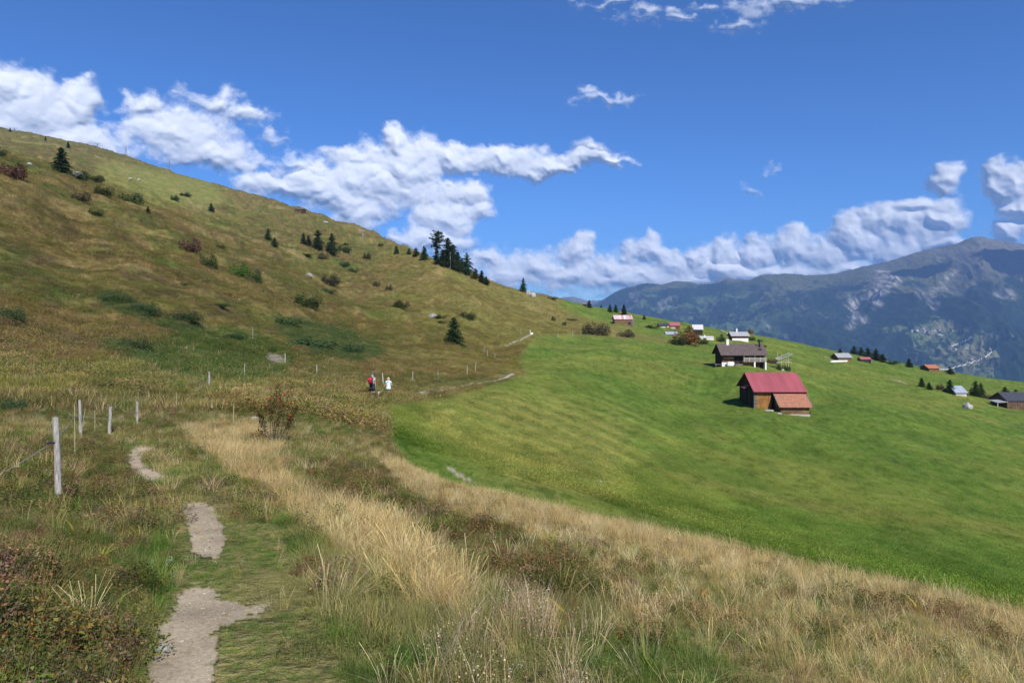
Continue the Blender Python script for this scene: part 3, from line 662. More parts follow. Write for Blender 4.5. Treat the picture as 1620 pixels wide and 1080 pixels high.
ps = np.clip(k['straw']*(.35+1.1*ss(fbm(x*.9, y*.9, 221, 3), .36, .58))+k['dry']*.62+k['lip']*.5+.05, 0, 1); ph = np.clip(k['heath']*.7+k['bank']*(.45+.45*(fbm(x*1.1, y*1.1, 225) > .47))+k['bank2']*.45+.03+.10*(fbm(x*1.3, y*1.3, 201) > .6)+.12*k['dry']*(fbm(x*.9, y*.9, 203) > .5), 0, 1)*(1-.7*k['straw'])*(1-.9*ss(samp(WORN, u, v), .2, .8))
r_ = rng.uniform(size=n); isH = keep & (r_ < ph*.8); isS = keep & ~isH & (rng.uniform(size=n) < ps*.75); isG = keep & ~isH & ~isS
worn = ss(samp(WORN, u, v), .2, .8)
Pn = np.stack([x, y, z-.006], 1)
# blades on trodden ground stay short
sg = (.55+.45*ss(np.hypot(x, y), 1.8, 4.5))*rng.uniform(.5, 1.05, n)*(1-.5*worn)*(1-.3*ss(u, 700, 900))*(1-.35*ss(k['path'], .02, .3)); ig = np.where(worn > .4, rng.choice([0,0,3], n), rng.choice([0,1,2,1,3], n))
tg = pick(GREENC, n); dryf = (ss(fbm(x*1.4, y*1.4, 205, 3), .46, .62)*.65)[:, None]; tg = tg*(1-dryf)+np.array([(.34,.29,.12)])*dryf
# ------------------------------------------------------------------ second ring
x2, y2, z2 = sector(8.2, 32, 34); u2, v2, k2 = masks(x2, y2, z2); n2_ = len(x2)
far_md = ss(k2['md'], .3, .7)
r_ = rng.uniform(size=n2_); keep2 = (rng.uniform(size=n2_) > ss(k2['path'], .12, .4)) & ~((far_md > .5) & (rng.uniform(size=n2_) > .9))
ph2 = np.clip(k2['heath']*.8+k2['bank']*.7+k2['bank2']*.5+.13+.35*(fbm(x2*.5, y2*.5, 207) > .56), 0, 1)*(1-.8*k2['straw'])*(1-.8*k2['lip'])*(1-far_md)
isH2 = keep2 & (r_ < ph2*.8); isS2 = keep2 & ~isH2 & (rng.uniform(size=n2_) < np.clip(k2['straw']*(.4+1.2*ss(fbm(x2*.7, y2*.7, 223, 3), .36, .58))+k2['dry']*.7+k2['lip']+.16, 0, 1)*(1-far_md)); isG2 = keep2 & ~isH2 & ~isS2
mid = proto_collection('mid', [blades(44, .36, .18, .7, .0026, 3, 21), blades(44, .30, .20, .9, .0026, 3, 22), blades(44, .15, .19, .8, .0036, 2, 23), join(leaves(150, .21, .18, .012, 24, .6, 1.2, ((1,1,1),(1.4,1.1,.9),(.7,.8,.7))), blades(16, .24, .15, .5, .0025, 2, 25)), blades(30, .075, .20, .6, .008, 1, 26)])
k2['straw'] = k2['straw']*(1-.6*k2['md'])
P2 = np.stack([x2, y2, z2-.01], 1)
# ------------------------------------------------------------------ third ring, 30 to 400 m
x3, y3, z3 = sector(30, 130, 110000, -39, 16, 2); u3, v3, k3 = masks(x3, y3, z3)
x4, y4, z4 = sector(130, 650, 100000, -39, 8, 2); u4, v4, k4 = masks(x4, y4, z4)
coarse = proto_collection('coarse', [blades(26, .36, .38, .55, .009, 2, 31), blades(26, .30, .40, .9, .010, 2, 32), leaves(170, .45, .26, .020, 33, .8, 1.2), leaves(200, .6, .32, .024, 34, .8, 1.3, ((1,1,1),(1.25,1.0,.9),(.75,.85,.75)))])
def hillside(x, y, z, k, name, label, sc0, q):
    n = len(x); keep = (k['md'] < .35) & (k['trail'] < .2) & (soft(SCAR, CX+F*x/y, HY-F*z/y, x, y, .5) < .3) & ~((np.abs(CX+F*x/y-602) < 40) & (y < 49) & (y > 36) & (rng.uniform(size=len(x)) < .93)) & (rng.uniform(size=n) < q)
    f1 = fbm(x*.11, y*.08, 211, 4); f2 = fbm(x*.4, y*.3, 213, 3); ca, _, _, _ = albedo(x, y, z)
    shrub = keep & (f1*.5+f2*.5+rng.normal(0, .03, n) > .50)
    idx = np.where(shrub, rng.choice([2, 3], n), rng.choice([0, 1], n))
    pal = pick(HEATHC, n); t = ca*rng.uniform(.85, 1.6, (n, 1))*np.array([[1.2, 1.15, 1.1]]); t = np.where(shrub[:, None], t*.45+pal*.75, t)
    gz = k['gz'] > rng.uniform(.2, 1, n); t = np.where(gz[:, None], pick(np.array([(.075,.115,.028), (.10,.13,.035), (.06,.09,.024)]), n), t)
    jz = (k['jz'] > rng.uniform(.25, 1.3, n)); t = np.where(jz[:, None], pick(np.array([(.060,.100,.036), (.075,.115,.038), (.10,.135,.044)]), n), t); idx = np.where(jz, rng.choice([2, 3], n), idx)
    nb = 1+.42*ss(-np.hypot(x, y), -85, -32)[:, None]; t = t*nb
    sw = (rng.uniform(size=n) < .30*ss(-np.hypot(x, y), -110, -30)) & ~jz; t = np.where(sw[:, None], pick(STRAWC, n)*.62, t); idx = np.where(sw, rng.choice([0, 1], n), idx)
    s = (.45+.9*rng.uniform(size=n)**2)*sc0*np.where(shrub, 1.25, 1)*np.where(jz, 1.15, 1)
    scatter(name, label, coarse, np.stack([x, y, z-.03], 1)[keep], s[keep], t[keep], idx[keep], .2)
hillside(x3, y3, z3, k3, 'pasture_growth', 'tussocks and low heather over the near flank of the hillside', 1.0, .9)
hillside(x4, y4, z4, k4, 'hillside_growth', 'tussocks and dwarf shrubs over the far flank of the hillside', 1.7, .7)
def cat2(a, b): return np.concatenate([a, b])
scatter('dry_grass', 'straw coloured dry grass over the knoll and beside the path', near_straw, Pn[isS], (rng.uniform(.42, .80, n)*(1-.5*worn)*(1-.42*k['dry']*(1-k['straw']))*(.5+.5*ss(np.hypot(x, y), 1.8, 4.5)))[isS], pick(STRAWC, n)[isS], rng.choice([0,1,2,3,0], n)[isS], .22)
scatter('green_grass', 'short green grass beside the foot path', near_green, Pn[isG], sg[isG], tg[isG], ig[isG], .12)
scatter('heather', 'dark heather and bilberry with reddish leaves on the near banks', near_heath, Pn[isH], (rng.uniform(.55, 1.1, n)*(.65+.9*ss(fbm(x*1.3, y*1.3, 227, 3), .38, .62))*(1-.35*k['dry']))[isH], pick(HEATHC, n)[isH], rng.choice([0,1,2], n)[isH], .2)
ty = np.where(isS2, rng.choice([0, 1], n2_), np.where(isH2, 3, np.where(far_md > .4, 4, 2)))
gm = pick(GREENC, n2_)*1.05; olf = ss(fbm(x2*.6, y2*.6, 215, 3), .42, .6)[:, None]*.75*(1-far_md[:, None]); gm = gm*(1-olf)+pick(OLIVE, n2_)*1.25*olf
mdc, _, _, _ = albedo(x2, y2, z2); gm = np.where(far_md[:, None] > .4, mdc*rng.uniform(1.0, 1.6, (n2_, 1)), gm)
t2 = np.where(isS2[:, None], pick(STRAWC, n2_)*.92, np.where(isH2[:, None], pick(HEATHC, n2_), gm))
keep2 &= ~((np.abs(u2-600) < 42) & (y2 > 36)); sc2 = rng.uniform(.5, .9, n2_)*(1-.3*k2['dry']*(1-k2['straw']))*np.where(far_md > .4, .8, 1)
t2 = t2*(1-.16*ss(np.hypot(x2, y2), 20, 32))[:, None]
scatter('mixed_grass', 'mixed dry and green grass with heather on the knoll and in the dip', mid, P2[keep2], sc2[keep2], t2[keep2], ty[keep2], .18)
# dead flower heads in the foreground
fl = proto_collection('flower', [join(blades(12, .30, .07, .5, .0016, 3, 41), tuple(leaves(60, .11, .26, .0055, 42, .2, .9, ((1,1,1),(.8,.7,.55)))))])
xs, ys, zs = sector(2.0, 6.5, 240); us_, vs_ = pix(xs, ys, zs); pf = soft(poly([(690,1000),(760,960),(850,960),(915,1000),(920,1100),(680,1100)], 3), us_, vs_, xs, ys)
kf = rng.uniform(size=len(xs)) < pf*.20
scatter('dead_flowers', 'pale brown withered flower heads in the foreground grass', fl, np.stack([xs, ys, zs], 1)[kf], rng.uniform(.6, 1.0, kf.sum()), pick(np.array([(.50,.38,.26), (.50,.40,.29), (.36,.25,.15)]), kf.sum()), np.zeros(kf.sum()), .2)
kf = rng.uniform(size=len(xs)) < .012
# gravel on the trodden patches
def stone(seed, n=7):
    r = np.random.default_rng(seed); bm = bmesh.new(); bmesh.ops.create_icosphere(bm, subdivisions=1, radius=1)
    V = [tuple(v_.co*r.uniform(.7, 1.2)*1.0) for v_ in bm.verts]; V = [(a, b*.8, c*.55) for a, b, c in V]; Fc = [tuple(q.index for q in f.verts) for f in bm.faces]; bm.free()
    return V, Fc, [(1, 1, 1)]*len(V)
gr = proto_collection('pebble', [stone(1), stone(2), stone(3)])
xs, ys, zs = sector(2.4, 14, 900, -34, -10); us_, vs_ = pix(xs, ys, zs); kf = rng.uniform(size=len(xs)) < ss(samp(PATHB, us_, vs_), .3, .8)*.5
scatter('gravel', 'small grey and beige stones on the foot path', gr, np.stack([xs, ys, zs], 1)[kf], .003+.012*rng.uniform(size=kf.sum())**5, pick(np.array([(.33,.29,.22), (.24,.20,.15), (.42,.37,.29)]), kf.sum()), rng.integers(0, 3, kf.sum()), .5)

x5, y5, z5 = sector(30, 150, 60000, -14, 39, 2); u5, v5, k5 = masks(x5, y5, z5); kp = (k5['md'] > .6)
c5, _, _, _ = albedo(x5, y5, z5)
gm5 = proto_collection('turf', [blades(24, .055, .55, .6, .014, 1, 51), blades(20, .085, .65, .7, .015, 1, 52)])
scatter('meadow_grass', 'short mown turf standing in tufts across the green meadow', gm5, np.stack([x5, y5, z5-.02], 1)[kp], (rng.uniform(.6, 1.2, len(x5)))[kp], (c5*rng.uniform(1.0, 1.7, (len(x5), 1)))[kp], rng.integers(0, 2, len(x5))[kp], .15)

# small white and yellow flowers
fp = proto_collection('blossom', [join(leaves(14, .035, .05, .0055, 61, 1.5, .8, dome=False), tuple(leaves(10, .03, .03, .006, 62, 1.2, 1.0, ((.12,.3,.05),))))])
xs, ys, zs = sector(2.2, 7.5, 60); us_, vs_ = pix(xs, ys, zs)
fm = soft(poly([(255,900),(330,868),(350,900),(300,935),(250,925)], 4), us_, vs_, xs, ys)*.9+soft(poly([(1240,1010),(1560,950),(1620,1000),(1560,1080),(1240,1085)], 8), us_, vs_, xs, ys)*.22+.03
kf = rng.uniform(size=len(xs)) < fm*.6; yel = rng.uniform(size=kf.sum()) < .3
scatter('wild_flowers', 'tiny white and yellow flowers in the near grass', fp, np.stack([xs, ys, zs+.06], 1)[kf], rng.uniform(.6, 1.1, kf.sum()), np.where(yel[:, None], np.array([[.62,.45,.04]]), np.array([[.60,.60,.56]])), np.zeros(kf.sum()), .3)
# a few broad leaved yellowing herbs
hb = proto_collection('herb', [blades(9, .22, .05, .9, .011, 4, 71), blades(7, .16, .05, 1.2, .015, 4, 72)])
xs, ys, zs = sector(2.2, 9, 5); us_, vs_ = pix(xs, ys, zs); kf = rng.uniform(size=len(xs)) < np.clip(soft(BANK, us_, vs_, xs, ys)*.5+soft(HEATH, us_, vs_, xs, ys)*.6+.06, 0, 1)*(1-ss(samp(WORN, us_, vs_), .1, .5))
scatter('broad_leaved_herbs', 'yellowing broad leaved herbs between heather and grass', hb, np.stack([xs, ys, zs], 1)[kf], rng.uniform(.6, 1.1, kf.sum()), pick(np.array([(.20,.22,.03), (.30,.22,.04), (.12,.17,.03), (.30,.13,.03)]), kf.sum()), rng.integers(0, 2, kf.sum()), .3)
# ------------------------------------------------------------------ fence along the path
WOODG = simple('weathered_post_wood', (.36,.33,.30), .9, .3, 9, .004, (6, 6, .7))
STAKE = simple('pale_green_stake', (.30,.29,.16), .8, .15, 8)
WHITEP = simple('white_post', (.40,.38,.35), .8, .1, 8)
STEEL = simple('galvanised_wire', (.42,.42,.43), .5, .1, 5, metal=.6)
BLACKP = simple('black_plastic', (.02,.02,.022), .5, .1, 5)
posts = [ # base u, base v, top v, top u, width m, material, label
 (92.5,787,665,88,.075,0,'tall grey wooden fence post nearest to the camera at the left'),
 (118.5,722,644,118,.022,1,'thin pale stake just right of the big grey post'),
 (127.5,690,635,126,.08,0,'grey wooden fence post between two thin stakes in the dip'),
 (127,696,649,135,.022,1,'thin pale stake leaning against the second grey post'),
 (150,682,650,150,.022,1,'thin pale stake between the second and third grey posts'),
 (173,686,646,175,.09,0,'grey wooden post leaning right at the near side of the dip'),
 (217,670,637,217,.085,0,'grey wooden post alone on the green bank of the dip'),
 (279,650,622,279,.03,1,'thin yellowish stake on the grassy slope right of the dip'),
 (331,613,589,331,.11,0,'short grey post standing in the bare trail on the hill foot'),
 (369,670,640,370,.035,1,'thin brown stake left of the rowan bush'),
 (387,597,576,387,.05,2,'thin pale stake on the slope above the bare trail'),
 (400,537,518,400,.05,2,'thin pale stake on the green slope left of the bare soil patch'),
 (451,577,560,451,.12,0,'grey post beside the bare soil patch'),
 (501,596,578,501,.08,2,'white post halfway between the soil patch and the hikers'),
 (606,608,591,605,.12,2,'pale leaning post just behind the two hikers'),
 (653,604,588,653,.10,0,'grey post a little right of the child'),
 (693,597,585,693,.05,2,'thin pale stake in the dry grass right of the child'),
 (739,594,579,739,.09,2,'left one of the two white posts on the bank above the path bend'),
 (752,589,573,753,.09,2,'right one of the two white posts on the bank above the path bend'),
 (766,560,548,766,.10,0,'grey post behind the small group below the hillside trail'),
 (771,568,554,771,.09,2,'white post at the near end of the upper trail'),
 (783,570,559,783,.09,2,'pale post on the meadow edge below the upper trail'),
 (788,536,528,788,.12,0,'tiny grey post uphill of the upper trail'),
 (824,530,520,824,.14,0,'tiny grey post left of the white gate post'),
 (883,534,527,883,.15,2,'small white post in the dip before the far meadow'),
 (906,533,525,906,.2,0,'small grey post left of the big grey brown bushes'),
 (919,530,524,919,.15,2,'tiny white post next to the big grey brown bushes')]
PM = [WOODG, STAKE, WHITEP]; post_at = {}
for i, (ub, vb, vt, ut, w, mi, lab) in enumerate(posts):
    p = at(ub, vb); h = (vb-vt)/F*p.y*1.05; dx = (ut-ub)/F*p.y; mb = MB(); r = random.Random(i)
    if w > .06:
        hh = h; k = w/2
        mb.tube([(0,0,-.3), (dx*.1,0,hh*.2), (dx*.5+.004,.0,hh*.55), (dx,0,hh*.985), (dx,0,hh)], [k*1.02, k*1.03, k*.97, k*.95, k*.6], 9)
    else: mb.tube([(0,0,-.2), (dx*.5,0,h*.5), (dx,0,h)], [w/2, w/2, w/2*.8], 6)
    if i == 0:
        root = thing('fence_post', lab, 'post', p, 0, 'fence posts along the path'); mb.build('post_shaft', PM[mi], root, False)
        MB().tube([(-.02,-.03,h*.685), (-.10,-.03,h*.68)], [.012,.016], 8).box((-.10,-.03,h*.68), (.05,.03,.02)).build('insulator', BLACKP, root)
    else:
        nm = 'fence_post' if w > .06 else 'fence_stake'
        o = mb.build(nm, PM[mi]); o.location = p; tag(o, lab, 'post' if w > .06 else 'stake', 'fence posts along the path' if w > .06 else 'thin stakes along the path')
    post_at[i] = Vector((p.x+dx, p.y, p.z+h))
def wire(pts, label, r=.004, sag=.06):
    mb = MB(); P = []
    for a, b in zip(pts[:-1], pts[1:]):
        for k in range(10): t = k/10; q = a.lerp(b, t); P.append(q+Vector((0, 0, -sag*4*t*(1-t))))
    P.append(pts[-1]); mb.tube(P, [r]*len(P), 5); tag(mb.build('fence_wire', STEEL), label, 'wire')
p0 = post_at[0]+Vector((-.09, -.03, -.37)); e = at(-60, 880); 
wire([Vector(((-140-CX)/F*8.6, 8.6, (HY-800)/F*8.6)), p0], 'grey electric fence wire running off to the left from the big post', .005, .10)
wire([p0+Vector((.02,.01,.01)), post_at[1]+Vector((0,0,-.25)), post_at[2]+Vector((0,0,-.42)), post_at[5]+Vector((0,0,-.35)), post_at[6]+Vector((0,0,-.3))], 'grey fence wire strung from post to post down into the dip', .004, .03)
# ------------------------------------------------------------------ conifers
BARK = simple('spruce_bark', (.09,.065,.045), .95, .3, 3, .02, (4, 4, 1)); DEADB = simple('grey_dead_branch', (.24,.21,.19), .9, .2, 4)
NEED = leafmat('spruce_needles', .12, col=(.040,.064,.024), var=.55); NEEDP = leafmat('arolla_needles', .12, col=(.040,.068,.030), var=.4); NEEDY = leafmat('larch_needles', .25, col=(.10,.12,.028), var=.35)
def conifer_meshes(kind, seed):
    r = random.Random(seed); V = []; Fc = []
    def tri_(a, b, c): o_ = len(V); V.extend([a, b, c]); Fc.append((o_, o_+1, o_+2))
    prof = {'spruce': lambda t: .34*(1-t)**.8+.02, 'fat': lambda t: .50*(1-t**1.6)**.9*(.72+.28*min(1, t*4))+.015, 'thin': lambda t: .24*(1-t)**.6+.015, 'tall': lambda t: (.20*(1-abs(t-.72)/.3)**.5 if .42 < t < 1.0 else .10*(1 if t < .3 else .35))+.015}[kind]
    wh = 26 if kind != 'fat' else 22
    for i in range(wh):
        t = .03+.96*i/wh; R0 = prof(t); nb = 11 if t < .7 else 7
        for j in range(nb):
            a = r.uniform(0, 6.283); L = R0*r.uniform(.55, 1.22); d = Vector((math.cos(a), math.sin(a), 0)); z0 = t+r.uniform(-.015, .015)
            if kind == 'tall' and r.random() < .25: continue
            drop = -.25 if t < .6 else .25
            ns = max(3, int(L*42))
            for s in range(ns):
                q = (s+.6)/ns; p = d*(L*q)+Vector((0, 0, z0+drop*L*q*q+.05*L*math.sin(q*3)))
                for _ in range(4):
                    e1 = Vector((r.gauss(0,1), r.gauss(0,1), r.gauss(-.2,.6))).normalized()*.042*(1.1-q*.35); e2 = Vector((r.gauss(0,1), r.gauss(0,1), r.gauss(0,.5))).normalized()*.019
                    tri_(p-e2, p+e2, p+e1+d*.012)
    cr = bpy.data.meshes.new('crown_'+kind); cr.from_pydata([tuple(v) for v in V], [], Fc); cr.update()
    tb = MB(); tb.tube([(0,0,-.06), (0,0,.02), (.003,0,.4), (0,.003,.8), (0,0,.985)], [.032,.024,.017,.008,.002], 7)
    if kind == 'tall':
        for k in range(12):
            z = r.uniform(.25, .6); a = r.uniform(0, 6.28); tb.tube([(0,0,z), (math.cos(a)*.09, math.sin(a)*.09, z-.02)], [.005, .002], 4)
    return cr, tb.mesh('trunk_'+kind, BARK)
CONS = {}
for kd, nv in (('spruce', 3), ('fat', 3), ('thin', 1), ('tall', 1)):
    for q in range(nv): CONS[(kd, q)] = conifer_meshes(kd, 100+q+len(kd)*10)
def with_mat(me, m):
    me = me if not me.materials else me.copy()
    me.materials.clear(); me.materials.append(m); return me
cache = {}
def conifer(u, v, hpx, kind, label, needle=None, wf=1.0, ymin=0, q=None, group='conifers on the hillside'):
    p = at(u, v, ymin); h = hpx/F*p.y*1.04; q = (int(u) % (3 if kind in ('spruce', 'fat') else 1)) if q is None else q
    m = needle or NEED; key = (kind, q, m.name)
    if key not in cache: cache[key] = with_mat(CONS[(kind, q)][0].copy(), m)
    t = thing('conifer_tree', label, 'tree', p, (u*1.7) % 6.28, group, (h*wf, h*wf, h))
    obj('crown', cache[key], t); obj('trunk', CONS[(kind, q)][1], t); return p, h
C_ = [(97,273,38,'spruce','big dark spruce standing alone high on the left of the slope',NEED,1.25),
 (108,235,10,'spruce','tiny spruce on the skyline just above the big lone spruce',NEED,1),
 (72,222,6,'spruce','tiny spruce on the upper left skyline, right of the tiniest one',NEED,1), (16,209,6,'spruce','tiniest spruce at the very top left of the skyline',NEED,1),
 (334,335,13,'fat','small round spruce alone on the pale upper slope',NEED,.9), (234,338,11,'spruce','small spruce below the right end of the long dark bushes',NEED,1.2),
 (424,380,18,'fat','left of the two small dark trees touching each other on the middle slope',NEED,.8), (434,391,15,'fat','lower right of the two small dark trees touching each other on the middle slope',NEED,.9),
 (480,386,17,'spruce','leftmost and shortest spruce of the row on the middle slope',NEED,1.1), (488,388,15,'spruce','second spruce from the left in the row on the middle slope',NEED,1.2),
 (503,396,30,'fat','third and tallest spruce of the row on the middle slope',NEED,.75), (525,404,34,'fat','fourth and rightmost spruce of the row on the middle slope',NEED,.75),
 (627,402,12,'thin','thin brownish young tree left of the skyline tree group',NEEDY,1.6), (647,403,10,'fat','leftmost small spruce of the skyline tree group',NEED,1), (658,406,14,'fat','second small spruce from the left in the skyline tree group',NEED,1),
 (671,412,22,'spruce','sharp pointed spruce left of the tall pine on the skyline',NEED,1.1), (691,417,50,'tall','tall pine with a gap in its crown, the highest of the skyline trees',NEEDP,1.15),
 (700,419,24,'spruce','low spruce filling the gap right of the tall pine',NEED,1.0),
 (708,422,45,'spruce','tall dark spruce right of the tall pine on the skyline',NEED,1.1), (717,426,38,'spruce','second tall spruce right of the tall pine, with a bare grey stem before it',NEED,1.2),
 (724,429,30,'spruce','third spruce right of the tall pine, sloping down the group',NEED,1.1), (738,435,34,'fat','broad round topped stone pine in the right half of the skyline group',NEEDP,.75),
 (731,431,22,'spruce','low spruce squeezed left of the broad stone pine',NEED,1.2), (752,441,16,'spruce','yellowish young larch right of the broad stone pine',NEEDY,1.6),
 (762,448,19,'spruce','left one of the last two small spruces of the skyline group',NEED,1.2), (769,451,13,'fat','right one of the last two small spruces of the skyline group',NEED,1.1),
 (828,462,22,'fat','lone spruce on the skyline right of the tree group, near pale rocks',NEEDP,.65),
 (718,546,43,'spruce','dark bushy spruce on the lower slope above the path bend',NEED,1.25),
 (932,487,12,'fat','small round spruce beside the tiny brown hut on the ridge',NEED,.9), (951,487,5,'spruce','tiniest spruce on the far ridge right of the tiny hut',NEED,1.2),
 (965,494,12,'spruce','leftmost of the three pointed spruces above the long barn',NEED,1.2), (974,494,12,'spruce','middle one of the three pointed spruces above the long barn',NEED,1.2), (987,499,17,'spruce','right and tallest of the three spruces above the long barn',NEED,1.1),
 (1019,505,7,'spruce','small spruce alone on the meadow edge right of the long barn',NEED,1.3),
 (1329,562,11,'fat','small tree behind the grey roofed field barn',NEEDP,1.0),
 (1351,560,13,'fat','first tree of the dark clump left behind the small red roofed shed',NEED,1.0), (1362,561,14,'fat','second tree of the dark clump behind the small red roofed shed',NEED,1.0), (1373,565,15,'fat','middle tree of the dark clump behind the small red roofed shed',NEEDP,1.1),
 (1386,570,18,'fat','biggest tree of the dark clump, right of the small red roofed shed',NEED,1.0), (1396,573,13,'fat','last tree of the dark clump right of the small red roofed shed',NEED,1.2),
 (1438,581,14,'fat','single dark conifer on the meadow edge left of the orange roofed barn',NEED,.95), (1503,592,12,'fat','round dark tree right of the orange roofed barn',NEED,1.3),
 (1458,612,14,'spruce','left of two small spruces on the right hand meadow',NEED,1.5), (1470,616,11,'spruce','right of two small spruces on the right hand meadow',NEED,1.7),
 (1503,622,21,'spruce','spruce left of the pale stone hut with the blue grey roof',NEED,1.3), (1543,627,24,'fat','big spruce right of the pale stone hut with the blue grey roof',NEED,.85), (1552,626,20,'fat','spruce leaning on the right side of the big one by the stone hut',NEED,.7),
 (1590,625,13,'fat','small tree behind the porch of the dark barn at the right edge',NEED,1.2), (1607,626,10,'fat','small tree behind the roof of the dark barn at the right edge',NEED,1.3)]
for (u, v, h, kd, lab, ne, wf) in C_: conifer(u, v, h, kd, lab, ne, wf, 60, group='conifers on the hillside' if u < 900 else 'conifers around the meadow huts')
# bare grey stem in front of the skyline group
p = at(713, 425, 60); mb = MB(); mb.tube([(0,0,-.5), (.1,0,3.5), (0,.1,8.2)], [.28,.2,.05], 7)
for k in range(14):
    z = 1.5+k*.45; a = k*2.4; mb.tube([(0,0,z), (math.cos(a)*.9, math.sin(a)*.9, z+.25)], [.06,.02], 4)
o = mb.build('dead_tree', DEADB); o.location = p+Vector((0, -3, 0)); tag(o, 'bare grey dead tree stem in front of the skyline spruces', 'tree')
# ------------------------------------------------------------------ bushes
LG = leafmat('bush_leaf_green', .25, col=(.042,.066,.020), var=.5); LGR = leafmat('bush_leaf_grey_brown', .2, col=(.085,.075,.042), var=.5); LR = leafmat('bush_leaf_red_brown', .25, col=(.115,.062,.045), var=.5)
LJ = leafmat('juniper_needles', .15, col=(.052,.088,.034), var=.45); LO = leafmat('bush_leaf_orange', .3, col=(.17,.085,.030), var=.5); LB = leafmat('bush_leaf_bright', .3, col=(.075,.13,.022), var=.45)
STEMB = simple('bush_stem', (.10,.08,.06), .9, .3, 5)
def bush_meshes(seed, n=1500, size=.04, flat=False):
    r = random.Random(seed); V = []; Fc = []; lob = []
    for k in range(7): lob.append((r.uniform(-.32, .32), r.uniform(-.3, .3), r.uniform(.16, .28), r.uniform(.45, 1.0)))
    for i in range(n):
        cx, cy, rr_, hh = lob[i % len(lob)]; a = r.uniform(0, 6.283); q = math.sqrt(r.random()); el = r.random()**.6
        x = cx+math.cos(a)*q*rr_; y = cy+math.sin(a)*q*rr_; z = hh*math.sqrt(max(0, 1-q*q*.85))*el+r.uniform(-.04, .05)
        n_ = Vector((math.cos(a)*q+r.gauss(0,.6), math.sin(a)*q+r.gauss(0,.6), .5+r.gauss(0,.6))).normalized(); t = n_.orthogonal().normalized(); t = Matrix.Rotation(r.uniform(0,6.28), 3, n_) @ t; b = n_.cross(t); s = size*r.uniform(.5, 1.3); p = Vector((x, y, z))
        o_ = len(V); V += [tuple(p-t*s), tuple(p-b*s*.5), tuple(p+t*s), tuple(p+b*s*.5)]; Fc.append((o_, o_+1, o_+2, o_+3))
    me = bpy.data.meshes.new('foliage'); me.from_pydata(V, [], Fc); me.update()
    sb = MB()
    for (cx, cy, rr_, hh) in lob: sb.tube([(cx*.3, cy*.3, -.12), (cx*.6, cy*.6, hh*.4), (cx, cy, hh*.9)], [.016, .011, .004], 5)
    return me, sb.mesh('stems', STEMB)
BM = [bush_meshes(200+i) for i in range(4)]; BMF = [bush_meshes(300+i, 4200, .022) for i in range(2)]
bc = {}
def bush(u, v, w, h, m, label, name='bush', cat='bush', group='bushes on the hillside', ymin=12, q=None, fine=False, depth=.8):
    p = at(u, v, ymin); wm = w/F*p.y; hm = h/F*p.y*1.1; L_ = BMF if fine else BM; q = int(u+v) % len(L_) if q is None else q; key = (fine, q, m.name)
    if key not in bc: bc[key] = with_mat(L_[q][0].copy(), m)
    y_ = p.y+wm*.3; p = Vector((p.x*y_/p.y, y_, on(p.x*y_/p.y, y_)-.04*hm))
    t = thing(name, label, cat, p, 0, group, (wm*1.08, wm*depth, hm)); obj('foliage', bc[key], t); obj('stems', L_[q][1], t); return p
B_ = [(18,284,52,28,LR,'reddish brown bush at the left edge below the lone big spruce'), (3,250,18,18,LG,'dark green bush cut by the left edge of the photo'),
 (122,284,42,18,LG,'dark green bush joined to the foot of the lone big spruce'), (150,288,34,12,LG,'low green bush trailing right from the lone big spruce'),
 (166,315,34,20,LG,'left half of the long dark bush pair on the upper slope'), (206,320,48,22,LG,'larger right half of the long dark bush pair on the upper slope'),
 (128,322,36,16,LGR,'faint brownish bush left below the long dark bush pair'), (152,345,28,13,LG,'small green bush under the faint brownish one'),
 (276,319,17,9,LG,'small dark bush left of the little round spruce'), (300,402,44,24,LR,'purplish brown bush at the left end of the diagonal shrub row'),
 (330,424,34,22,LG,'green bush in the middle of the diagonal shrub row'), (378,440,40,24,LB,'bright green leafy bush left half of the lowest shrub of the row'), (402,448,30,26,LG,'dark green right end of the diagonal shrub row'),
 (350,395,18,9,LGR,'small brown shrub right above the diagonal shrub row'), (546,403,26,16,LG,'dark bush right of the row of four spruces'), (513,411,20,13,LGR,'brownish bush just below the row of four spruces'),
 (580,411,16,13,LG,'small bush standing apart to the right of the spruce row'), (521,454,38,19,LGR,'grey brown bush in the middle of the slope'), (490,491,52,25,LG,'wide dark green bush on the lower middle slope'),
 (597,455,14,11,LGR,'small brown shrub, upper left of a pair on the slope'), (615,460,14,10,LGR,'small brown shrub, lower right of a pair on the slope'), (637,491,32,16,LG,'dark oval bush above the hikers on the slope'),
 (741,508,32,15,LG,'dark oval bush right above the lower spruce'), (698,506,22,6,LJ,'flat juniper left of the dark oval bush'), (548,388,9,6,LG,'tiny bush above the bush beside the spruce row'),
 (603,390,10,6,LG,'tiny bush on the upper slope below the pylon'), (892,515,9,7,LG,'tiny dark bush on the pale slope above the small white posts'), (876,508,8,10,LG,'tiny upright bush on the pale slope above the grass bank'),
 (905,508,22,5,LGR,'flat shrub on the ridge line below the far trees'), (874,475,22,6,LGR,'flat dark shrub on the skyline right of the pale rocks')]
for (u, v, w, h, m, lab) in B_: bush(u, v, w, h, m, lab, ymin=60)
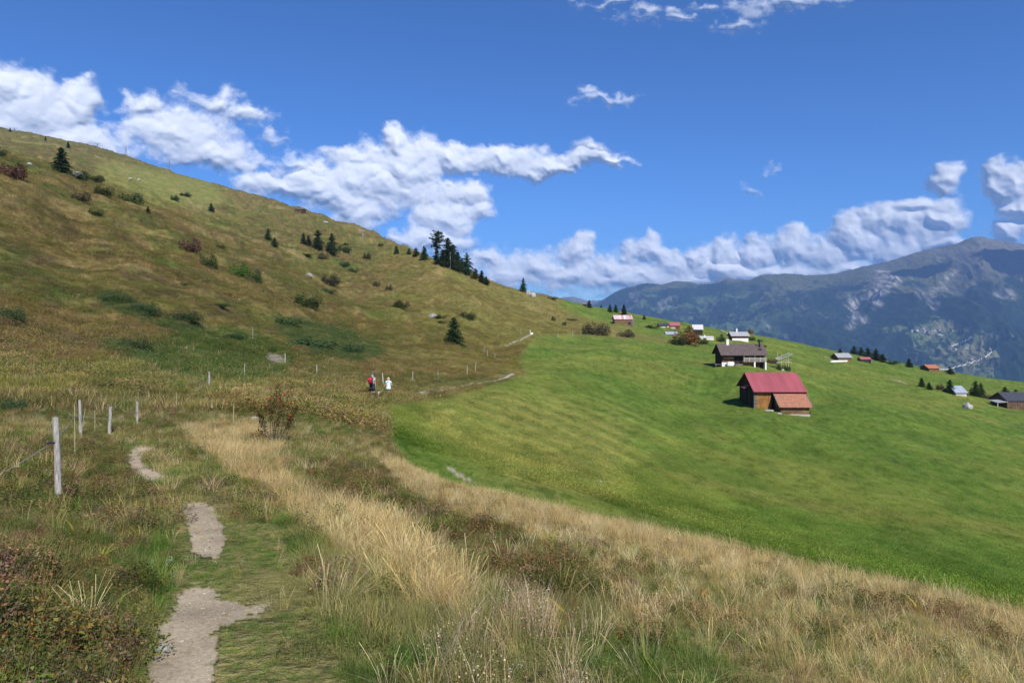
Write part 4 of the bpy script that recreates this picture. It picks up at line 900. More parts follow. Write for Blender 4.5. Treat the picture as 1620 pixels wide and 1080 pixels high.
B2_ = [(946,531,54,24,LGR,'big grey brown bush group in front of the long barn'), (992,534,34,13,LGR,'low grey brown bush right of the big one'), (984,511,8,5,LG,'tiny green bush before the wall of the long barn'),
 (1032,520,26,7,LG,'low green hedge behind the meadow hollow'), (1088,546,50,32,LO,'large autumn coloured rowan bush in front of the village huts'), (1072,547,30,14,LG,'green skirt of shrubs left under the autumn rowan'), (1112,545,24,10,LG,'green shrubs right under the autumn rowan'),
 (1141,541,17,13,LG,'round bush left of the brown and white chalet'), (1190,539,14,9,LG,'low bush right of the brown and white chalet'), (1188,528,12,10,LO,'brownish small tree behind the brown and white chalet'), (1203,541,10,5,LG,'tiny bush farthest right of the brown and white chalet'),
 (1222,575,22,10,LR,'reddish brown shrub between the big chalet and the drying rack'), (1234,586,12,13,LG,'dark green plant under the left end of the drying rack'), (1246,587,14,13,LG,'dark green plant under the right end of the drying rack'),
 (1279,655,9,7,LG,'small green plant at the right corner of the red roofed barn'), (1235,585,5,4,LB,'pale green tuft at the foot of the drying rack'),
 (1410,577,26,7,LG,'low green hedge at the end of the dark tree clump'), (1488,617,16,12,LGR,'round grey green bush between the small spruces and the stone hut'), (1562,631,44,9,LGR,'brown hedge between the stone hut and the dark barn'),
 (1211,549,6,4,LG,'tiny tuft on the meadow edge above the big chalet'), (1285,540,0,0,None,'')]
for (u, v, w, h, m, lab) in B2_:
    if m: bush(u, v, w, h, m, lab, ymin=60, group='bushes around the huts')
J_ = [(180,482,62,15,'long bluish green juniper mat highest on the near slope'), (222,503,60,22,'ragged juniper mat in the middle of the near slope'), (288,515,66,20,'juniper mat running down to the right of the ragged one'), (212,560,64,24,'dark juniper mound below the ragged mats'),
 (14,512,56,30,'dark juniper at the left edge of the near slope'), (350,492,36,9,'thin juniper streak on the brown slope'), (292,455,30,7,'thin juniper streak higher on the brown slope'), (500,552,96,22,'broad green juniper carpet above the bare soil patch'),
 (455,517,66,14,'green juniper strip left above the broad juniper carpet'), (560,560,46,16,'right hand end of the broad juniper carpet'), (545,425,22,8,'small green juniper strip below the middle bush'), (560,432,22,8,'small green juniper strip beside the first one'), (520,464,34,9,'low green juniper under the grey brown bush'),
 (485,408,24,5,'flat green juniper left below the spruce row'), (293,310,22,5,'flat juniper right of the small dark bush'), (160,622,46,20,'dark low juniper above the fence posts in the dip'), (110,600,56,18,'dark juniper on the hill foot at the left'), (200,610,40,14,'dark juniper above the lone grey post'),
 (20,650,50,22,'dark juniper on the left edge of the hill foot'), (365,540,54,14,'green juniper above the bare trail'), (700,512,18,5,'small grey green juniper beside boulders')]
for (u, v, w, h, lab) in J_: bush(u, v, w, h, LJ, lab, 'juniper', 'juniper', 'juniper mats on the slope', 20, fine=(u < 400 and v > 440), depth=1.0)
# rowan sapling with berries by the path
p = at(435, 702, 10); rb = thing('rowan_bush', 'thin rowan bush with orange red berries between path and meadow', 'bush', p)
r = random.Random(5); sb = MB(); LV = []; LF = []; bb = MB(); sc_ = p.y/F
tips = [(-34,58),(-22,50),(-28,34),(-14,62),(-8,76),(2,84),(8,92),(-4,58),(14,70),(20,88),(24,62),(30,50),(34,58),(18,40),(-18,22),(4,36),(26,34),(10,52),(0,66),(-38,66)]
for k, (tx, tz) in enumerate(tips):
    T_ = Vector((tx*sc_, r.uniform(-.28, .28), tz*sc_)); b0 = Vector((r.uniform(-.1, .1)+tx*sc_*.25, r.uniform(-.06, .06), -.05)); m_ = b0.lerp(T_, .55)+Vector((r.uniform(-.06,.06), 0, .06))
    sb.tube([b0, m_, T_], [.010, .006, .003], 5)
    for j in range(165):
        c = m_.lerp(T_, .15+r.random()**.7*.95)+Vector((r.gauss(0,.05), r.gauss(0,.05), r.gauss(0,.07))); n_ = Vector((r.gauss(0,1), r.gauss(0,1), r.gauss(.4,1))).normalized(); t = n_.orthogonal(); b = n_.cross(t); s = r.uniform(.012, .026)
        o_ = len(LV); LV += [tuple(c-t*s), tuple(c-b*s*.45), tuple(c+t*s), tuple(c+b*s*.45)]; LF.append((o_, o_+1, o_+2, o_+3))
sb.build('stems', STEMB, rb)
me = bpy.data.meshes.new('leaves'); me.from_pydata(LV, [], LF)
m_a = leafmat('rowan_leaf', .3, col=(.085,.085,.028), var=.6); m_b = leafmat('rowan_leaf_turning', .3, col=(.16,.075,.03), var=.4); me.materials.append(m_a); me.materials.append(m_b)
me.polygons.foreach_set('material_index', [1 if hash2(np.array([i]), np.array([3]), 5)[0] > .62 else 0 for i in range(len(LF))]); obj('foliage', me, rb)
BERRY = simple('rowan_berry', (.55,.05,.02), .4, .1, 5)
for (bx, bz) in [(-14,60),(-12,62),(16,80),(19,81),(8,74),(9,70),(14,62),(27,47),(30,66),(-6,74),(29,84)]:
    b1 = MB(); c0 = Vector((bx*sc_, r.uniform(-.2,.0), bz*sc_))
    for j in range(12):
        c = c0+Vector((max(-.024, min(.024, r.gauss(0,.013))), max(-.024, min(.024, r.gauss(0,.013))), r.gauss(0,.008))); s = .013
        b1.add([c+Vector(q)*s for q in ((1,0,0),(-1,0,0),(0,1,0),(0,-1,0),(0,0,1),(0,0,-1))], [(0,2,4),(2,1,4),(1,3,4),(3,0,4),(2,0,5),(1,2,5),(3,1,5),(0,3,5)])
    b1.build('berry_cluster', BERRY, rb)
# ------------------------------------------------------------------ rocks
ROCK = simple('pale_limestone', (.36,.35,.32), .95, .2, 2.2, .05); ROCKG = simple('grey_rock', (.27,.25,.23), .95, .25, 2.2, .05)
def rock(u, v, w, h, label, m=ROCK, ymin=20, seed=0, emb=.25):
    p = at(u, v, ymin); wm = w/F*p.y/2; hm = h/F*p.y; bm = bmesh.new(); bmesh.ops.create_icosphere(bm, subdivisions=3, radius=1)
    for q in bm.verts:
        c = q.co; n_ = fbm(np.array([c.x*1.6+seed*7.]), np.array([c.y*1.6+c.z*1.3]), seed+300, 3)[0]; k = .62+.75*n_; c *= k
        c.x = round(c.x*3.2)/3.2*.45+c.x*.55; c.z = max(c.z, -.35); c.x *= wm*1.15; c.y *= wm*.85; c.z *= hm*.95
    bmesh.ops.recalc_face_normals(bm, faces=bm.faces); me = bpy.data.meshes.new('boulder'); bm.to_mesh(me); bm.free(); me.materials.append(m)
    o = obj('boulder', me); o.location = p+Vector((0, 0, hm*emb)); o.rotation_euler = (0, 0, seed*1.3); tag(o, label, 'rock', 'boulders on the slopes'); return o
rock(1531,646,15,7,'white boulder lying alone in the right hand meadow',seed=1)
for i, (u, v, w, h, lab) in enumerate([(836,467,7,7,'pale upright rock of the pile below the lone skyline spruce'),(843,470,9,6,'flat white rock of the pile below the lone skyline spruce'),
 (343,319,7,3,'nothing')][:2]): rock(u, v, w, h, lab, ROCK, 60, 2+i)
rock(489,438,10,5,'small pale rock left of the grey brown bush',ROCKG,60,5); rock(47,262,7,3,'small pale rock left of the lone big spruce',ROCK,60,6); rock(685,502,14,5,'grey rock beside the flat juniper',ROCKG,60,7)
rock(125,281,18,7,'grey rock slab right of the lone big spruce',ROCKG,60,8); rock(220,286,6,3,'tiny pale stone on the piste, right one of two',ROCK,60,9); rock(206,284,5,2.5,'tiny pale stone on the piste, left one of two',ROCK,60,10)
rock(948,762,9,2,'small pale stone in the meadow above the grassy lip',ROCK,14,11); rock(515,353,6,2.5,'pale rock on the upper slope near the skyline',ROCK,60,12); rock(405,664,16,4,'pale flat stone left of the rowan bush',ROCK,12,13)
rock(722,530,5,6,'pale stone right beside the lower spruce',ROCK,60,14); rock(1216,650,15,1.6,'flat grey stone slab before the red roofed barn',ROCK,60,15); rock(1233,655,8,1.8,'pale stone at the corner of the tiled lean-to',ROCK,60,16)
rock(1237,586,6,2.5,'pale stones heaped under the drying rack',ROCK,60,17)
rock(256,1027,20,9,'pale stone at the left edge of the near path',ROCK,0,18,-.15)
# ------------------------------------------------------------------ lift pylons
PY = simple('pylon_steel', (.30,.31,.34), .5, .1, 2, metal=.4)
for (u, v, h, w, lab) in [(199,245,12,9,'small steel lift pylon behind the skyline, third from the left'), (268,264,14,7,'tallest steel lift pylon on the skyline'), (23,210,7,7,'steel lift pylon at the far upper left of the skyline'), (154,233,6,6,'lift pylon whose head alone peeps over the skyline'), (574,377,12,5,'thin lattice pylon on the middle skyline')]:
    p = at(u, v, 300); h = h/F*p.y; w = w/F*p.y; t = thing('lift_pylon', lab, 'pylon', p, .2, 'ski lift pylons along the skyline')
    mb = MB()
    for sx_ in (-1, 1):
        for sy_ in (-1, 1): mb.bar((sx_*w*.16, sy_*w*.16, -1), (sx_*w*.05, sy_*w*.05, h*.95), .28)
    for k in range(6): z = h*k/6; s = w*(.16-.11*k/6); mb.bar((-s, -s, z), (s, -s, z+h/6), .15); mb.bar((s, s, z), (-s, s, z+h/6), .15)
    mb.build('mast', PY, t); mb = MB().box((0, 0, h), (w, .5, .45)); mb.build('crossarm', PY, t)
    for sx_ in (-1, 1): MB().box((sx_*w*.46, 0, h-.5), (.35, 3.0, .5)).build('wheel_assembly', PY, t)
# ------------------------------------------------------------------ huts, barns and the chalet
def boards(name, col, dark, sx_=(9, 9, .35), sc=1.0, thr=(.35, .65), line=None):
    m, t, b = mat(name); tcn = t.nodes.new('ShaderNodeTexCoord'); v = tcn.outputs['Object']
    n = noise(t, VM(t, 'MULTIPLY', v, sx_), sc, 5, .7); n2 = noise(t, v, 1.1, 3, .6)
    f = mapr(t, M(t, 'MULTIPLY_ADD', n2.outputs[0], .4, M(t, 'MULTIPLY', n.outputs[0], .6)), thr[0], thr[1], 0, 1)
    c = mixc(t, f, dark, col)
    if line:
        s = N(t, 'ShaderNodeSeparateXYZ'); lk(t, v, s.inputs[0]); ax = s.outputs['XYZ'.index(line[0])]
        if line[0] == 'X': ax = M(t, 'ADD', ax, s.outputs[1])
        w = M(t, 'FRACT', M(t, 'DIVIDE', ax, line[1])); e = M(t, 'LESS_THAN', w, line[2]); c = mixc(t, M(t, 'MULTIPLY', e, .8), c, tuple(q*.25 for q in dark))
    lk(t, c, b.inputs['Base Color']); b.inputs['Roughness'].default_value = .85; b.inputs['Specular IOR Level'].default_value = .2
    return m
WD = boards('dark_timber', (.055,.040,.030), (.018,.014,.012), line=('X', .24, .1))
WL = boards('sun_bleached_boards', (.42,.20,.055), (.16,.075,.028), line=('X', .22, .12))
WH = boards('stacked_timber', (.30,.17,.085), (.075,.05,.035), (.6, .6, 6), line=('Z', .22, .18))
WR = boards('red_brown_timber', (.20,.085,.045), (.07,.03,.02), (.6, .6, 6), line=('Z', .2, .15))
WG = boards('grey_timber', (.26,.23,.20), (.09,.08,.07), (.5, .5, 5), line=('Z', .2, .15))
REDM = simple('red_sheet_roof', (.30,.075,.090), .6, .09, .8, spec=.3, streak=(1.2, .25, .25)); BROWNR = boards('brown_shingle_roof', (.125,.095,.090), (.085,.064,.062), (1, 6, 6), line=None)
def tiles(name, a, b_, mort):
    m, t, b = mat(name); tcn = t.nodes.new('ShaderNodeTexCoord'); br = t.nodes.new('ShaderNodeTexBrick'); lk(t, tcn.outputs['Object'], br.inputs['Vector'])
    br.inputs['Color1'].default_value = a+(1,); br.inputs['Color2'].default_value = b_+(1,); br.inputs['Mortar'].default_value = mort+(1,); br.inputs['Scale'].default_value = 1
    br.inputs['Brick Width'].default_value = .26; br.inputs['Row Height'].default_value = .30; br.inputs['Mortar Size'].default_value = .018; br.inputs['Bias'].default_value = -.2
    lk(t, br.outputs[0], b.inputs['Base Color']); b.inputs['Roughness'].default_value = .8; return m
TILE = tiles('terracotta_tiles', (.42,.17,.095), (.27,.12,.075), (.10,.06,.045)); TILEO = simple('orange_tile_roof', (.38,.14,.07), .8, .2, 3)
TIN = simple('grey_tin_roof', (.34,.34,.35), .5, .2, 2, streak=(5, .4, .4)); TINB = simple('blue_grey_tin_roof', (.30,.34,.40), .45, .08, 1, streak=(4, .3, .3)); TINR = simple('rust_streaked_tin_roof', (.62,.60,.60), .5, .05, 1.6, streak=(1.1, .05, .05), dark=(.38,.12,.10))
DARKR = simple('dark_slate_roof', (.045,.048,.062), .6, .2, 2); WHITER = simple('pale_eternit_roof', (.52,.51,.50), .7, .12, 2); PLAST = simple('white_plaster', (.72,.70,.66), .85, .06, 1); CONC = simple('concrete', (.42,.40,.37), .9, .1, 2)
PINK = simple('faded_red_roof', (.32,.095,.10), .6, .1, 2); BEIGE = simple('light_board', (.38,.32,.22), .8, .1, 3); GLASS = simple('dark_window', (.03,.035,.04), .15, .1, 2)
WHITE = simple('white_plastic', (.80,.80,.78), .4, .03, 2); RED = simple('red_paint', (.50,.05,.04), .5, .1, 3)
def gable(L, Wd, hw, rise, dn=1.6):
    y0, y1 = 0, Wd; mb = MB(); x0, x1 = -L/2, L/2; ym = Wd/2
    P = [(y0,-dn), (y1,-dn), (y1,hw), (ym,hw+rise), (y0,hw)]
    return mb.add([(x0, a, b) for a, b in P]+[(x1, a, b) for a, b in P], [(4,3,2,1,0), (5,6,7,8,9), (0,1,6,5), (1,2,7,6), (2,3,8,7), (3,4,9,8), (4,0,5,9)])
def roof(L, Wd, hw, rise, ox=.6, oy=.7, th=.12):
    mb = MB(); s = rise/(Wd/2); ze = hw-oy*s+.05; zr = hw+rise+.05; ym = Wd/2
    mb.slab([(-L/2-ox, -oy, ze+th), (L/2+ox, -oy, ze+th), (L/2+ox, ym, zr+th), (-L/2-ox, ym, zr+th)], th)
    mb.slab([(L/2+ox, Wd+oy, ze+th), (-L/2-ox, Wd+oy, ze+th), (-L/2-ox, ym+.002, zr+th), (L/2+ox, ym+.002, zr+th)], th); return mb
def hut(name, label, u, v, wpx, hpx, wm, rm, Wd=None, rz=0, ymin=60, rise=None, cat='hut', ox=.4, group='huts and barns on the meadow', base=None, extras=()):
    p = at(u, v, ymin); s = p.y/F; L = wpx*s-2*ox; H_ = hpx*s; Wd = Wd or L*.75; rise = rise or min(H_*.38, Wd*.3); hw = H_-rise
    t = thing(name, label, cat, p, rz, group); gable(L, Wd, hw, rise).build('wall', wm, t); roof(L, Wd, hw, rise, ox, ox).build('roof', rm, t)
    if base: MB().box((0, -.06, base/2-.8), (L*1.0, .14, base+1.6)).build('base_wall', PLAST, t)
    for (nm, cx, w, z0, h, m_) in extras: MB().box((cx*L, -.09, (z0+h/2)*hw), (w*L, .12, h*hw)).build(nm, m_, t)
    return t, L, Wd, hw, rise
# red roofed barn
p = at(1194, 646, 80); sB = p.y/F; rt = thing('barn', 'dark wooden barn with a pinkish red sheet roof and a tiled lean-to', 'barn', (p.x+4.0, p.y, p.z), R(-2), 'huts and barns on the meadow')
L, Wd, hw, rise = 7.9, 8.4, 3.05, 2.35
gable(L, Wd, hw, rise, 2.2).build('wall', WD, rt); roof(L, Wd, hw, rise, .42, .75, .09).build('roof', REDM, rt)
MB().box((-2.55, -.045, 1.15), (2.5, .08, 3.0)).build('door', WL, rt)
mb = MB()
for k in range(15): z = -.9+k*.24; mb.box((-3.90, -.07, z), (.55-.1*(k % 2), .20, .19))
mb.build('log_corner', WG, rt)
MB().slab([(-5.0, 2.3, 3.0), (-5.0, 4.5, 3.0), (-3.96, 4.5, 3.45), (-3.96, 2.3, 3.45)], .06).build('door_canopy', REDM, rt)
MB().box((-3.98, 5.0, 1.2), (.05, 1.9, 2.6)).build('gable_door', boards('old_black_boards', (.05,.045,.04), (.02,.018,.016)), rt); MB().box((-4.02, 2.55, 1.1), (.07, .13, 3.4)).build('door_post', WG, rt)
ln = MB(); x0, x1 = -.75, 3.85; ln.add([(x0,0,-2), (x1,0,-2), (x1,-2.7,-2), (x0,-2.7,-2), (x0,-.02,2.45), (x1,-.02,2.45), (x1,-2.7,.85), (x0,-2.7,.85)], [(0,3,7,4), (3,2,6,7), (2,1,5,6), (4,7,6,5), (0,1,2,3), (0,4,5,1)])
ln.build('lean_to', WH, rt); lr = MB().slab([(x0-.3, -3.2, .60), (x1+.35, -3.2, .60), (x1+.35, -.03, 2.72), (x0-.3, -.03, 2.72)], .13).build('lean_to_roof', TILE, rt)
MB().slab([(x0-.40, -3.26, .63), (x0-.28, -3.26, .63), (x0-.28, -.03, 2.80), (x0-.40, -.03, 2.80)], .2).slab([(x1+.33, -3.26, .63), (x1+.45, -3.26, .63), (x1+.45, -.03, 2.80), (x1+.33, -.03, 2.80)], .2).build('verge_board', WG, rt)
MB().box((x0+2.3, -2.76, -.85), (4.7, .16, .5)).build('stone_footing', CONC, rt)
# brown chalet with the gallery
p = at(1142, 580, 110); rt = thing('chalet', 'brown roofed timber chalet with a balcony and a white chimney', 'chalet', (p.x+5.1, p.y, p.z), R(-1), 'huts and barns on the meadow')
L, Wd, hw, rise = 10.2, 5.6, 3.45, 1.75
b_ = MB(); x0, x1 = -L/2, L/2
gable(L, Wd, hw, rise, 1.6).build('wall', WD, rt); roof(L, Wd, hw, rise, .55, 1.35, .14).build('roof', BROWNR, rt)
MB().box((-3.6, -.06, 2.2), (2.9, .1, 1.9)).build('timber_front', WR, rt); MB().box((-3.5, -.14, 2.05), (2.4, .06, .25)).build('light_board', BEIGE, rt)
MB().box((-3.6, -.06, .1), (3.0, .1, 1.9)).build('plaster_base', PLAST, rt); MB().box((-2.2, -1.2, -.75), (5.8, 2.4, 1.0)).build('terrace', CONC, rt)
MB().box((.2, -.06, 2.15), (.95, .1, 2.0)).build('door', WR, rt); MB().box((1.5, -.07, 2.5), (.8, .1, .8)).build('window', GLASS, rt)
MB().box((1.0, -.06, .3), (2.6, .1, 1.5)).build('cellar_wall', boards('bright_planks', (.42,.22,.09), (.2,.1,.05)), rt); MB().box((3.2, -.07, .2), (1.5, .1, 1.6)).build('cellar_door', WR, rt)
mb = MB().box((2.4, -.65, 1.22), (5.3, 1.3, .14))
bal = mb.build('balcony', WG, rt); mb = MB()
for zz in (1.55, 1.85, 2.15): mb.box((2.4, -1.30, zz), (5.3, .05, .15))
for xx in (-.2, 1.1, 2.4, 3.7, 5.0): mb.box((xx, -1.27, 1.75), (.12, .12, 1.1))
mb.build('railing', simple('silvery_rail', (.42,.38,.33), .9, .1, 4), bal)
for xx in (-.2, 2.4, 5.0): MB().box((xx, -1.22, 2.7), (.14, .14, 1.6)).build('roof_post', WG, rt)
for xx in (2.35, 4.95): MB().box((xx, -1.15, .1), (.36, .36, 2.2)).build('pillar', PLAST, rt)
MB().box((-1.4, -1.1, .2), (1.9, .8, 1.0)).build('grey_crate', WG, rt)
MB().tube([(-3.25, -.75, .15), (-3.25, -.75, .3), (-3.25,-.75,1.1), (-3.25,-.75,1.2)], [(.55,.3),(.85,.42),(.85,.42),(.6,.3)], 10).build('white_tank', WHITE, rt)
MB().box((-3.0, Wd/2-.2, hw+rise+.45), (.62, .6, 1.5)).box((-3.0, Wd/2-.2, hw+rise+1.25), (.74, .72, .12)).build('chimney', PLAST, rt)
MB().bar((4.55, 1.6, hw+.9), (4.2, 1.3, hw+3.0), .28).build('flue', BLACKP, rt); MB().slab([(3.7,.55,hw+.62), (4.5,.2,hw+.42), (4.7,.8,hw+.85), (3.9,1.1,hw+.9)], .08).build('roof_hatch', BLACKP, rt)
MB().box((-5.9, 1.2, .5), (1.4, 2.4, .12)).box((-6.5, .1, .2), (.12, .12, 1.2)).build('side_bench', WG, rt)
# drying rack
p = at(1240, 585, 110); s = p.y/F; rt = thing('drying_rack', 'light wooden rack of poles with a tilted slatted top between chalet and meadow', 'rack', p, 0)
for (xx, h, yy) in ((-10, 28, 0), (-5, 24, -.6), (6, 21, -.6), (-9, 16, 1.6), (7, 17, 1.6)): MB().bar((xx*s, yy, -.5), (xx*s, yy, h*s), .13).build('pole', BEIGE, rt)
MB().bar((-13*s, -.7, 12.2*s), (11*s, -.7, 12.2*s), .16).bar((-3*s, -.65, 15.5*s), (11*s, -.65, 15.8*s), .10).bar((-12*s, 1.7, 12*s), (14*s, 1.7, 12.6*s), .14).build('crossbeam', BEIGE, rt)
mb = MB()
for k in range(7): f = k/6; x_ = (-10+22*f)*s; z_ = (16.5+8.5*f)*s; mb.bar((x_, -.9, z_-.15), (x_, 1.9, z_+.25), .22, .06)
mb.bar((-10.5*s, -.8, 16.2*s), (12.5*s, -.8, 25*s), .12).bar((-10.5*s, 1.7, 17.5*s), (12.5*s, 1.7, 26.5*s), .12); mb.build('slatted_top', simple('silver_slats', (.36,.34,.32), .8, .1, 3), rt)
MB().slab([(-10*s,-.7,16*s), (-2*s,-.7,18.6*s), (-2*s,1.6,20*s), (-10*s,1.6,17.6*s)], .05).build('tarp', simple('grey_tarp', (.42,.42,.46), .6, .1, 2), rt)
# far huts
t, L, Wd, hw, rise = hut('long_barn', 'long old barn with a rust streaked pale roof below three spruces', 986, 514, 30, 15, WH, TINR, Wd=6.5, rise=1.9, cat='barn', ymin=200, extras=(('dark_door', .36, .16, .05, .5, GLASS),))  # near-black door panel towards the right end of the front wall
MB().box((L/2+.6, 1.5, 1.0), (1.4, 3, 3.2)).build('side_shed', WG, t); MB().slab([(L/2-.1, -.2, 2.95), (L/2+1.7, -.2, 2.75), (L/2+1.7, 3.3, 2.75), (L/2-.1, 3.3, 2.95)], .1).build('side_shed_roof', TIN, t)
t, L, Wd, hw, rise = hut('hut', 'low dark roofed hut with a yellow gable end left of the red roofed one', 1051, 518, 18, 6.5, WG, DARKR, ymin=200, rise=1.2, extras=(('yellow_front', .38, .22, .0, .95, simple('yellow_paint', (.62,.42,.12), .8, .1, 2)), ('white_front', -.1, .4, 0, .4, PLAST)))
t, L, Wd, hw, rise = hut('hut', 'village hut with a faded red roof seen left of the autumn rowan', 1067, 520, 19, 9.5, WR, PINK, ymin=200, rise=1.6, extras=(('grey_front', -.15, .45, 0, .5, CONC),))
MB().box((-L/2-.9, 1.0, .8), (1.8, 2.4, 3.2)).build('annex', WD, t); MB().slab([(-L/2-2.2,-.4,1.9), (-L/2+.1,-.4,3.0), (-L/2+.1,2.6,3.0), (-L/2-2.2,2.6,1.9)], .12).build('annex_roof', PINK, t)
hut('shed', 'low shed with a plain light blue grey metal roof', 1063, 531, 20, 5.6, WG, TINB, ymin=150, rise=1.15, cat='shed', ox=.2)
t, L, Wd, hw, rise = hut('hut', 'pale roofed hut half hidden behind the autumn rowan', 1104, 529, 17, 15, WD, WHITER, ymin=200, rise=2.3, rz=R(-12), Wd=7)
t, L, Wd, hw, rise = hut('shed', 'very low white shed right of the autumn rowan', 1119, 537, 22, 4.6, PLAST, WHITER, ymin=150, rise=.7, cat='shed', ox=.2, extras=(('brown_front', -.2, .25, .1, .8, WR),)); MB().box((-L*.1, Wd/2, hw+rise+.3), (.5,.5,.9)).build('chimney', PLAST, t)
t, L, Wd, hw, rise = hut('chalet', 'small chalet with white base, brown upper wall and grey roof above the big chalet', 1171, 539, 30, 13.5, WR, TIN, ymin=200, rise=1.7, cat='chalet', Wd=6, base=1.25, ox=.7)
MB().box((-.1*L, Wd/2, hw+rise+.6), (.7, .7, 1.9)).box((-.1*L, Wd/2, hw+rise+1.6), (.3, .3, .8)).build('chimney', PLAST, t)
t, L, Wd, hw, rise = hut('barn', 'grey roofed field barn beside a white tarp on the right meadow', 1337, 572, 24, 12.5, WH, TIN, ymin=200, rise=1.9, cat='barn', Wd=8, ox=.5, extras=(('opening', -.15, .2, 0, .5, GLASS),('white_sheet', .08, .2, .05, .3, WHITE)))
mb = MB().tube([(-4.4,0,.1), (-3.4,0,.45), (0,0,.6), (3.4,0,.75), (4.3,0,.2)], [(.3,.2),(.9,.6),(1.0,.75),(.9,.6),(.2,.2)], 8); o = mb.build('tarp_heap', WHITE); q = at(1323, 573, 200); o.location = q+Vector((0,-2,0)); o.scale = (.95,.9,.8); tag(o, 'long white tarp covered heap before the grey roofed field barn', 'tarp')
t, L, Wd, hw, rise = hut('shed', 'small open shed with a red orange roof and a parked trailer beneath', 1370, 573, 17, 7.5, GLASS, PINK, ymin=200, rise=1.0, cat='shed', ox=.3); MB().box((L*.55, -.3, .6), (1.2, 1.0, 1.6)).build('side_panel', WG, t)
t, L, Wd, hw, rise = hut('barn', 'barn with an orange tiled roof on the meadow edge before the far village', 1478, 588, 20, 10, WH, TILEO, ymin=200, rise=1.7, cat='barn', Wd=8, ox=.6, rz=R(4)); 
t, L, Wd, hw, rise = hut('hut', 'stone hut with a pale blue grey metal roof between two spruces', 1521, 626, 21, 13.5, simple('light_stone_wall', (.45,.42,.37), .9, .15, 1.5), TINB, ymin=150, rise=1.7, Wd=5.5, ox=.35, rz=R(3))
t, L, Wd, hw, rise = hut('barn', 'large dark wooden barn with a dark roof cut by the right edge', 1622, 648, 60, 25, boards('striped_dark_boards', (.21,.125,.075), (.05,.035,.028), line=('X', .45, .15)), DARKR, ymin=130, rise=2.0, cat='barn', Wd=7, ox=.3)
MB().slab([(-L/2-3.3,-.5,hw-.4), (-L/2-.1,-.5,hw-.2), (-L/2-.1,3,hw+.1), (-L/2-3.3,3,hw-.1)], .12).build('porch_roof', TIN, t); MB().box((-L/2-3.0, -.3, .7), (.18,.18,hw+.8)).build('porch_post', CONC, t); MB().box((-L/2-1.7, 1.0, -.6), (3.2, 3.4, .9)).build('porch_floor', CONC, t)
q = at(1587, 641, 130); o = MB().box((0,0,.55), (1.7,.9,.5)).box((.3,0,.95), (.8,.7,.45)).tube([(-.6,-.55,.3),(-.6,-.45,.3)], [.3,.3], 10).tube([(.6,-.55,.3),(.6,-.45,.3)], [.3,.3], 10).build('hay_machine', RED); o.location = q+Vector((.3,-1.0,.25)); tag(o, 'small red farm machine under the porch of the dark barn', 'machine')
hut('hut', 'tiny brown hut on the ridge beside a round spruce', 925, 484, 6, 4, WD, simple('rusty_roof', (.28,.14,.10), .8, .1, 2), ymin=250, ox=.2)
t, L, Wd, hw, rise = hut('mountain_lodge', 'low reddish brown lodge on the skyline of the upper slope', 472, 335, 14, 4.5, WR, DARKR, ymin=450, cat='lodge', Wd=9, rise=1.6, ox=.5, rz=R(-8))
# pale cart tracks on the meadow and sand track of the far village
def strip(name, pts, w, label, m, ymin=60, lift=.05):
    V = []; Fc = []; P = [at(u, v, ymin) for u, v in pts]; Q = []
    for a, b in zip(P[:-1], P[1:]):
        n_ = max(2, int((b-a).length/1.5))
        for k in range(n_): q = a.lerp(b, k/n_); Q.append(q)
    Q.append(P[-1])
    for i, q in enumerate(Q):
        d = (Q[min(i+1, len(Q)-1)]-Q[max(i-1, 0)]); d.z = 0; s_ = Vector((-d.y, d.x, 0)).normalized()*w/2*(.7+.6*random.random())
        for e in (-1, -.33, .33, 1):
            a = q+s_*e; a.z = on(a.x, a.y)+lift; V.append(tuple(a))
    n_ = len(Q); me = npmesh(name, np.array(V), gridfaces(n_, 4), m, True); o = obj(name, me); tag(o, label, kind='structure'); return o
TRK = simple('pale_track_gravel', (.33,.29,.22), .95, .15, 1.2)
strip('farm_track', [(1141,522), (1152,528), (1163,534)], 1.5, 'pale path climbing behind the small chalet', TRK, 200); strip('farm_track', [(1293,562), (1305,565), (1316,568)], 1.2, 'pale track leading to the grey roofed field barn', TRK, 200)
strip('farm_track', [(1409,600), (1422,603), (1436,608)], 1.0, 'short pale track on the right meadow', TRK, 200)
strip('trail', [(812,591), (800,598), (770,604), (735,611), (700,618), (665,624)], .55, 'gravel foot trail curving round the bank', TRK, 40, .04); strip('trail', [(838,530), (826,536), (812,543), (797,548)], .7, 'gravel foot trail climbing to the gate', TRK, 90, .05)
# gate post with white sign
p = at(840, 531, 100); s = p.y/F; t = thing('gate_post', 'white post with a white box at the end of the upper trail', 'post', p); MB().box((-.2,0,1.0), (.32,.3,2.2)).build('post_shaft', WHITEP, t); MB().box((.35,0,.75), (.7,.4,.6)).build('sign_box', WHITE, t)
